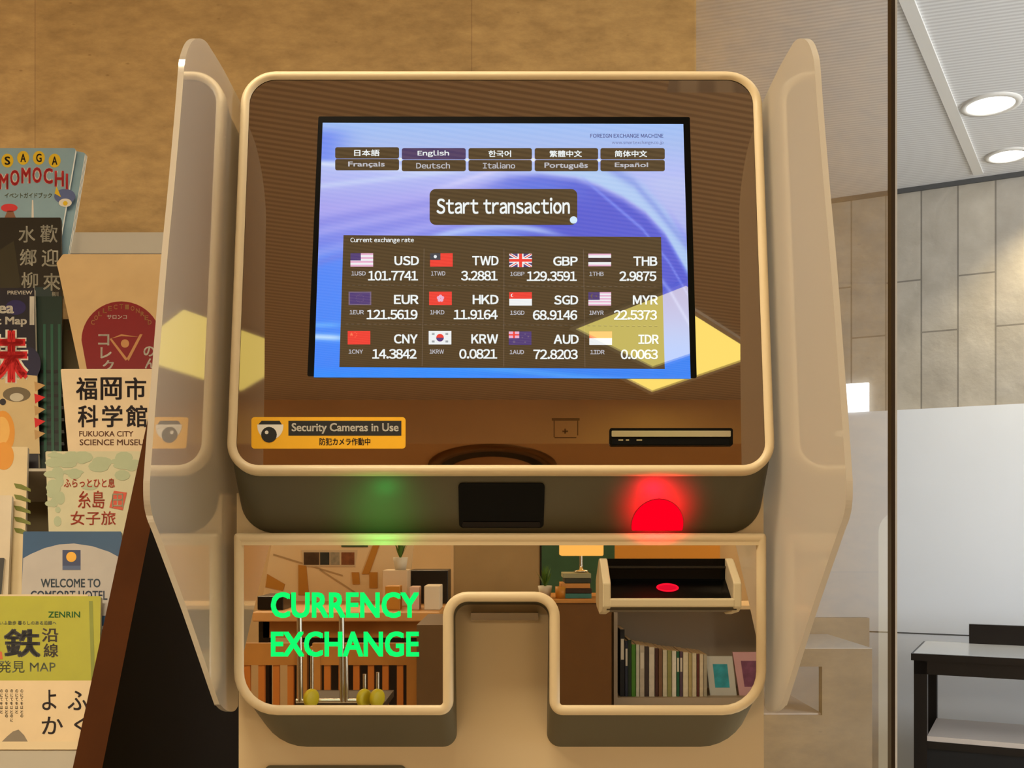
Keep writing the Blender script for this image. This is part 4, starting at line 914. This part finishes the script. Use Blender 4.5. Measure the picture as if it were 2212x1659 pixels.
# brown end cabinet beside the bookcase and what stands on it
Yc = 4.15
mb = MB(); cab = thing('cabinet', 'brown cabinet mirrored right of the notch', 'cabinet', (xr(1260, Yc), yr(Yc), 0))
mb.box(xr(1160, Yc), xr(1321, Yc), yr(Yc) - .5, yr(Yc), 0, zr(1302, Yc), M_BRN).build('body', cab)
MB().box(xr(1156, Yc), xr(1323, Yc), yr(Yc) - .52, yr(Yc) + .01, zr(1302, Yc), zr(1296, Yc), M_OAK).build('top', cab)
zc_ = zr(1296, Yc)
for k, (c, dx, w) in enumerate((((60, 120, 116), 0, .12), ((52, 34, 22), .004, .115), ((190, 134, 70), -.006, .12), ((46, 52, 44), .004, .11), ((150, 150, 120), 0, .115))):
    x = xr(1250, Yc) + dx; z0 = zc_ + k * .021
    o = MB().box(x - w / 2, x + w / 2, yr(Yc) - .28, yr(Yc) - .1, z0, z0 + .02, mat('tray paper %d' % k, c, .6)).build('book', None, origin=(x, yr(Yc) - .2, z0), bevel=.002)
    o['label'] = ('teal', 'dark brown', 'tan', 'dark green', 'grey')[k] + ' book in the flat pile under the small lamp'; o['category'] = 'book'; o['group'] = 'pile under the table lamp'
zl = zc_ + .106; xl = xr(1262, Yc); yl = yr(Yc) - .19
tl = thing('table_lamp', 'small glowing table lamp mirrored beside the passport scanner', 'table lamp', (xl, yl, zl))
MB().lathe((xl, yl, zl), (0, 0, 1), [(0, 0), (.03, 0), (.03, .006), (.008, .01), (.0075, .03)], M_CHROME).build('base', tl)
MB().tube((xl, yl, zl + .01), (xl, yl, zr(1195, Yc + .2)), .007, M_CHROME).build('stem', tl)
MB().box(xl - .09, xl + .09, yl - .06, yl + .06, zr(1200, Yc + .2), zr(1172, Yc + .2), emis('lamp shade glow', (255, 190, 96), 1.3)).build('lamp_shade', tl, bevel=.006)
# little potted plant and pencil cup
def pot(px, Yv, depth, z0, label):
    x, y = xr(px, Yv), yr(Yv) - depth; t = thing('potted_plant', label, 'plant', (x, y, z0), 'small potted plants in the lounge')
    MB().lathe((x, y, z0), (0, 0, 1), [(0, 0), (.022, 0), (.03, .05), (.026, .05), (.024, .044), (0, .044)], mat('white pot', (206, 200, 186), .5), 20).build('pot', t)
    mb = MB(); random.seed(int(px))
    for k in range(14):
        a_ = k * 2.4; r_ = .012 + .03 * random.random(); h = .05 + .06 * random.random(); p0 = V((x, y, z0 + .044)); p1 = V((x + r_ * math.cos(a_), y + r_ * math.sin(a_), z0 + .044 + h)); sd = V((-math.sin(a_), math.cos(a_), 0)) * .007
        mb.add([p0 - sd * .4, p0 + sd * .4, (p0 + p1) / 2 + sd, p1, (p0 + p1) / 2 - sd], [(0, 1, 2, 3, 4)], mat('leaf', (74, 112, 36), .6, vary=.2))
    mb.build('foliage', t)
pot(1180, Yc, .15, zc_, 'small plant on the cabinet behind the notch')
x = xr(1213, Yc); MB().lathe((x, yr(Yc) - .1, zc_), (0, 0, 1), [(0, 0), (.02, 0), (.022, .05), (.019, .05), (.018, .005), (0, .005)], M_TAPE, 20).build('cup', None, origin=(x, yr(Yc) - .1, zc_), label='small ochre cup beside the flat pile of books', category='cup')
# beige screen and green cloth on the wall
sc_ = thing('partition_screen', 'plain beige partition screen mirrored above the notch', 'partition', (xr(1070, 4.9), yr(4.9), 0))
MB().box(xr(980, 4.9), xr(1166, 4.9), yr(4.9) - .05, yr(4.9), .03, 1.5, mat('beige fabric', (176, 152, 112), .9, vary=.05)).build('panel', sc_)
MB().box(xr(974, 4.9), xr(980, 4.9), yr(4.9) - .055, yr(4.9) + .005, 0, 1.51, M_PAPER).build('edge_post', sc_); MB().box(xr(1166, 4.9), xr(1170, 4.9), yr(4.9) - .055, yr(4.9) + .005, 0, 1.51, M_BLK).build('edge_post', sc_)
o = MB().box(xr(1150, 6.85), xr(1330, 6.85), -5, -4.96, .3, 2.2, M_GRN).build('wall_hanging', None, origin=(xr(1240, 6.85), -4.98, .3)); o['label'] = 'dark green cloth panel on the far lounge wall'; o['category'] = 'wall panel'
o = MB().box(xr(1330, 6.85), xr(1560, 6.85), -5, -4.96, .3, 2.2, M_TAPE).build('wall_hanging', None, origin=(xr(1440, 6.85), -4.98, .3)); o['label'] = 'ochre wood panel on the far lounge wall'; o['category'] = 'wall panel'
# work table at the left with its load
Yt = 3.75
wt = thing('work_table', 'oak work table mirrored behind the green lettering', 'table', (xr(740, Yt), yr(Yt) - .4, 0))
zt3 = zr(1322, Yt)
MB().box(xr(545, Yt), xr(950, Yt), yr(Yt) - .75, yr(Yt), zt3 - .035, zt3, mat('pale oak top', (206, 156, 96), .45, vary=.1, scale=5)).build('tabletop', wt, bevel=.004)
MB().box(xr(560, Yt), xr(935, Yt), yr(Yt) - .7, yr(Yt) - .06, zt3 - .1, zt3 - .035, M_OAK).build('apron', wt)
for px_ in (562, 925):
    for dy in (.06, .68): MB().box(xr(px_, Yt) - .02, xr(px_, Yt) + .02, yr(Yt) - dy - .04, yr(Yt) - dy, 0, zt3 - .035, M_BLK).build('leg', wt)
MB().box(xr(570, Yt), xr(930, Yt), yr(Yt) - .72, yr(Yt) - .70, .1, zt3 - .1, mat('dark modesty board', (40, 28, 18), .6)).build('modesty_board', wt)
mb = MB()
ds = thing('display_board', 'cream poster board leaning on the mirrored work table', 'display board', (xr(760, Yt), yr(Yt) - .6, zt3))
fr = Frame((0, yr(Yt) - .62, 0), (-1, 0, 0), (0, -.12, 1))
Yv2 = Yt + .62
B_ = lambda pts: [(-xr(x, Yv2), zr(y, Yv2)) for x, y in pts]
def board(pts, n0, n1, m, name, parent):
    mb = MB(); q = B_(pts); fr2 = Frame((0, yr(Yv2), 0), (-1, 0, 0), (0, 0, 1)); mb.prism(fr2, q[::-1], n0, n1, m); return mb.build(name, parent)
board([(566, 1300), (880, 1300), (900, 1120), (596, 1120)], -.02, 0, M_PAPER, 'board', ds)
pc = board([(655, 1224), (768, 1224), (772, 1188), (652, 1188)], 0, .004, mat('print frame', (206, 184, 150), .5), 'print', ds)
for l, r, c in ((657, 690, (70, 48, 26)), (692, 712, (40, 44, 40)), (714, 734, (150, 140, 118)), (738, 766, (120, 70, 36))): board([(l, 1220), (r, 1220), (r, 1193), (l, 1193)], .004, .006, mat('picture %d' % l, c, .6, vary=.3, scale=50), 'photo_print', pc)
for pts, nm in (([(645, 1285), (668, 1285), (662, 1222), (645, 1220)], 'ochre_strip'), ([(762, 1262), (778, 1262), (776, 1236), (760, 1236)], 'ochre_strip'), ([(798, 1270), (816, 1270), (816, 1236), (798, 1236)], 'ochre_strip'), ([(782, 1240), (798, 1240), (822, 1172), (808, 1172)], 'ochre_strip'), ([(574, 1268), (612, 1276), (616, 1262), (578, 1240)], 'ochre_strip')): board(pts, 0, .005, M_TAPE, nm, ds)
board([(738, 1182), (795, 1182), (795, 1168), (736, 1168)], 0, .004, mat('green strip', (70, 88, 56), .6), 'green_strip', ds)
for pts in ([(590, 1200), (740, 1245), (741, 1242), (591, 1196)], [(690, 1232), (770, 1284), (772, 1281), (692, 1229)]): board(pts, 0, .002, mat('fold shade', (176, 146, 104), .7), 'crease', ds)
Yv3 = Yt + .35
def tbox(name, label, cat, l, t_, r, depth0, d_, m, extra=None, group=None):
    x0, x1 = xr(l, Yt + depth0), xr(r, Yt + depth0); z1 = zr(t_, Yt + depth0)
    o = MB().box(x0, x1, yr(Yt) - depth0 - d_, yr(Yt) - depth0, zt3, z1, m).build(name, None, origin=((x0 + x1) / 2, yr(Yt) - depth0 - d_ / 2, zt3), bevel=.003)
    o['label'] = label; o['category'] = cat
    if group: o['group'] = group
    return o
tbox('carton', 'pale carton on the work table beside the small plant', 'carton', 826, 1232, 880, .3, .14, mat('pale carton', (206, 186, 158), .7))
pot(842, Yt, .36, zr(1232, Yt + .3), 'small plant standing on the pale carton')
tbox('carton', 'pink white carton at the front of the work table', 'carton', 884, 1268, 905, .1, .1, mat('pink carton', (206, 172, 156), .7))
tbox('file_box', 'white file box at the right end of the work table', 'file box', 916, 1266, 950, .1, .16, mat('white file', (216, 204, 184), .6))
tbox('tool_case', 'black case with pale rim at the left end of the work table', 'case', 556, 1288, 612, .1, .2, M_BLK)
tbox('printer', 'dark printer at the back of the work table', 'printer', 884, 1232, 968, .45, .2, M_BLK)
tbox('juice_carton', 'orange topped carton on the work table', 'carton', 832, 1266, 864, .1, .08, M_TAPE)
# dark brown counter return to the right of the table
o = MB().box(xr(900, 3.2) , xr(975, 3.2), yr(3.2) - .45, yr(3.2), 0, zr(1350, 3.2), mat('brown counter', (92, 68, 40), .5, vary=.06)).build('storage_box', None, origin=(xr(910, 3.2), yr(3.2) - .2, 0)); o['label'] = 'brown counter return mirrored left of the notch'; o['category'] = 'counter'
# slatted chairs and a chrome trolley under the table edge
def chair(px, Yv, label):
    x, y = xr(px, Yv), yr(Yv); t = thing('slatted_chair', label, 'chair', (x, y, 0), 'slatted chairs at the work table')
    MB().box(x - .165, x + .165, y - .4, y, .43, .46, M_OAK).build('seat', t, bevel=.005)
    for sx_ in (-.155, .155):
        MB().box(x + sx_ - .016, x + sx_ + .016, y - .03, y, 0, .84, M_OAK).build('leg', t); MB().box(x + sx_ - .016, x + sx_ + .016, y - .4, y - .37, 0, .43, M_OAK).build('leg', t)
    MB().box(x - .165, x + .165, y - .028, y - .004, .78, .85, M_OAK).build('top_rail', t)
    for k in range(6): MB().box(x - .128 + k * .047, x - .108 + k * .047, y - .024, y - .008, .46, .78, mat('slat oak', (186, 112, 44), .5)).build('slat', t)
chair(548, 3.3, 'oak slatted chair at the left end of the work table'); chair(785, 3.3, 'oak slatted chair behind the chrome trolley')
Yq = 2.92
tr = thing('trolley', 'chrome trolley with yellow wheels mirrored under the green lettering', 'trolley', (xr(730, Yq), yr(Yq), 0))
zw = zr(1502, Yq)
for px_, top in ((649, 1330), (740, 1330), (748, 1400)):
    MB().tube((xr(px_, Yq), yr(Yq), zr(1516, Yq)), (xr(px_ - 2, Yq), yr(Yq), zr(top, Yq)), .008, M_CHROME).build('post', tr)
for px_, top in ((680, 1400), (792, 1452), (820, 1448)):
    MB().tube((xr(px_, Yq), yr(Yq) + .04, zw), (xr(px_, Yq), yr(Yq) + .04, zr(top, Yq)), .005, M_CHROME).build('wheel_stem', tr)
    w_ = MB(); w_.lathe((xr(px_, Yq), yr(Yq) + .05, zw), (1, .8, 0), [(0, -.008), (.02, -.008), (.026, -.004), (.026, .004), (.02, .008), (0, .008)], mat('yellow wheel', (176, 164, 20), .5), 24).build('wheel', tr)
MB().tube((xr(640, Yq), yr(Yq), zr(1514, Yq)), (xr(830, Yq), yr(Yq), zr(1514, Yq)), .007, M_CHROME).build('base_rail', tr)
MB().box(xr(640, Yq), xr(830, Yq), yr(Yq) - .24, yr(Yq) - .01, zr(1518, Yq) - .02, zr(1518, Yq), mat('trolley deck', (60, 46, 30), .6)).build('deck', tr)
# round fixture on the soffit, mirrored at the foot of the dark front
rc = V((-.087, -2.49, 2.5))
t = thing('ceiling_recess', 'round recessed ceiling fixture mirrored at the foot of the dark front', 'ceiling fixture', rc)
MB().lathe(rc, (0, 0, -1), [(.29, 0), (.285, .012), (.235, .014), (.23, .0)], mat('bronze ring', (120, 84, 44), .3, .7)).build('ring', t)
MB().lathe(rc, (0, 0, -1), [(.236, .004), (0, .004)], mat('recess shade', (20, 14, 10), .5)).build('recess', t)  # flat dark disc, paints the shade inside the recess as a crescent
MB().lathe(rc + V((0, -.055, 0)), (0, 0, -1), [(.2, .0), (.198, .008), (0, .008)], mat('bronze dish', (190, 138, 84), .4)).build('dish', t)
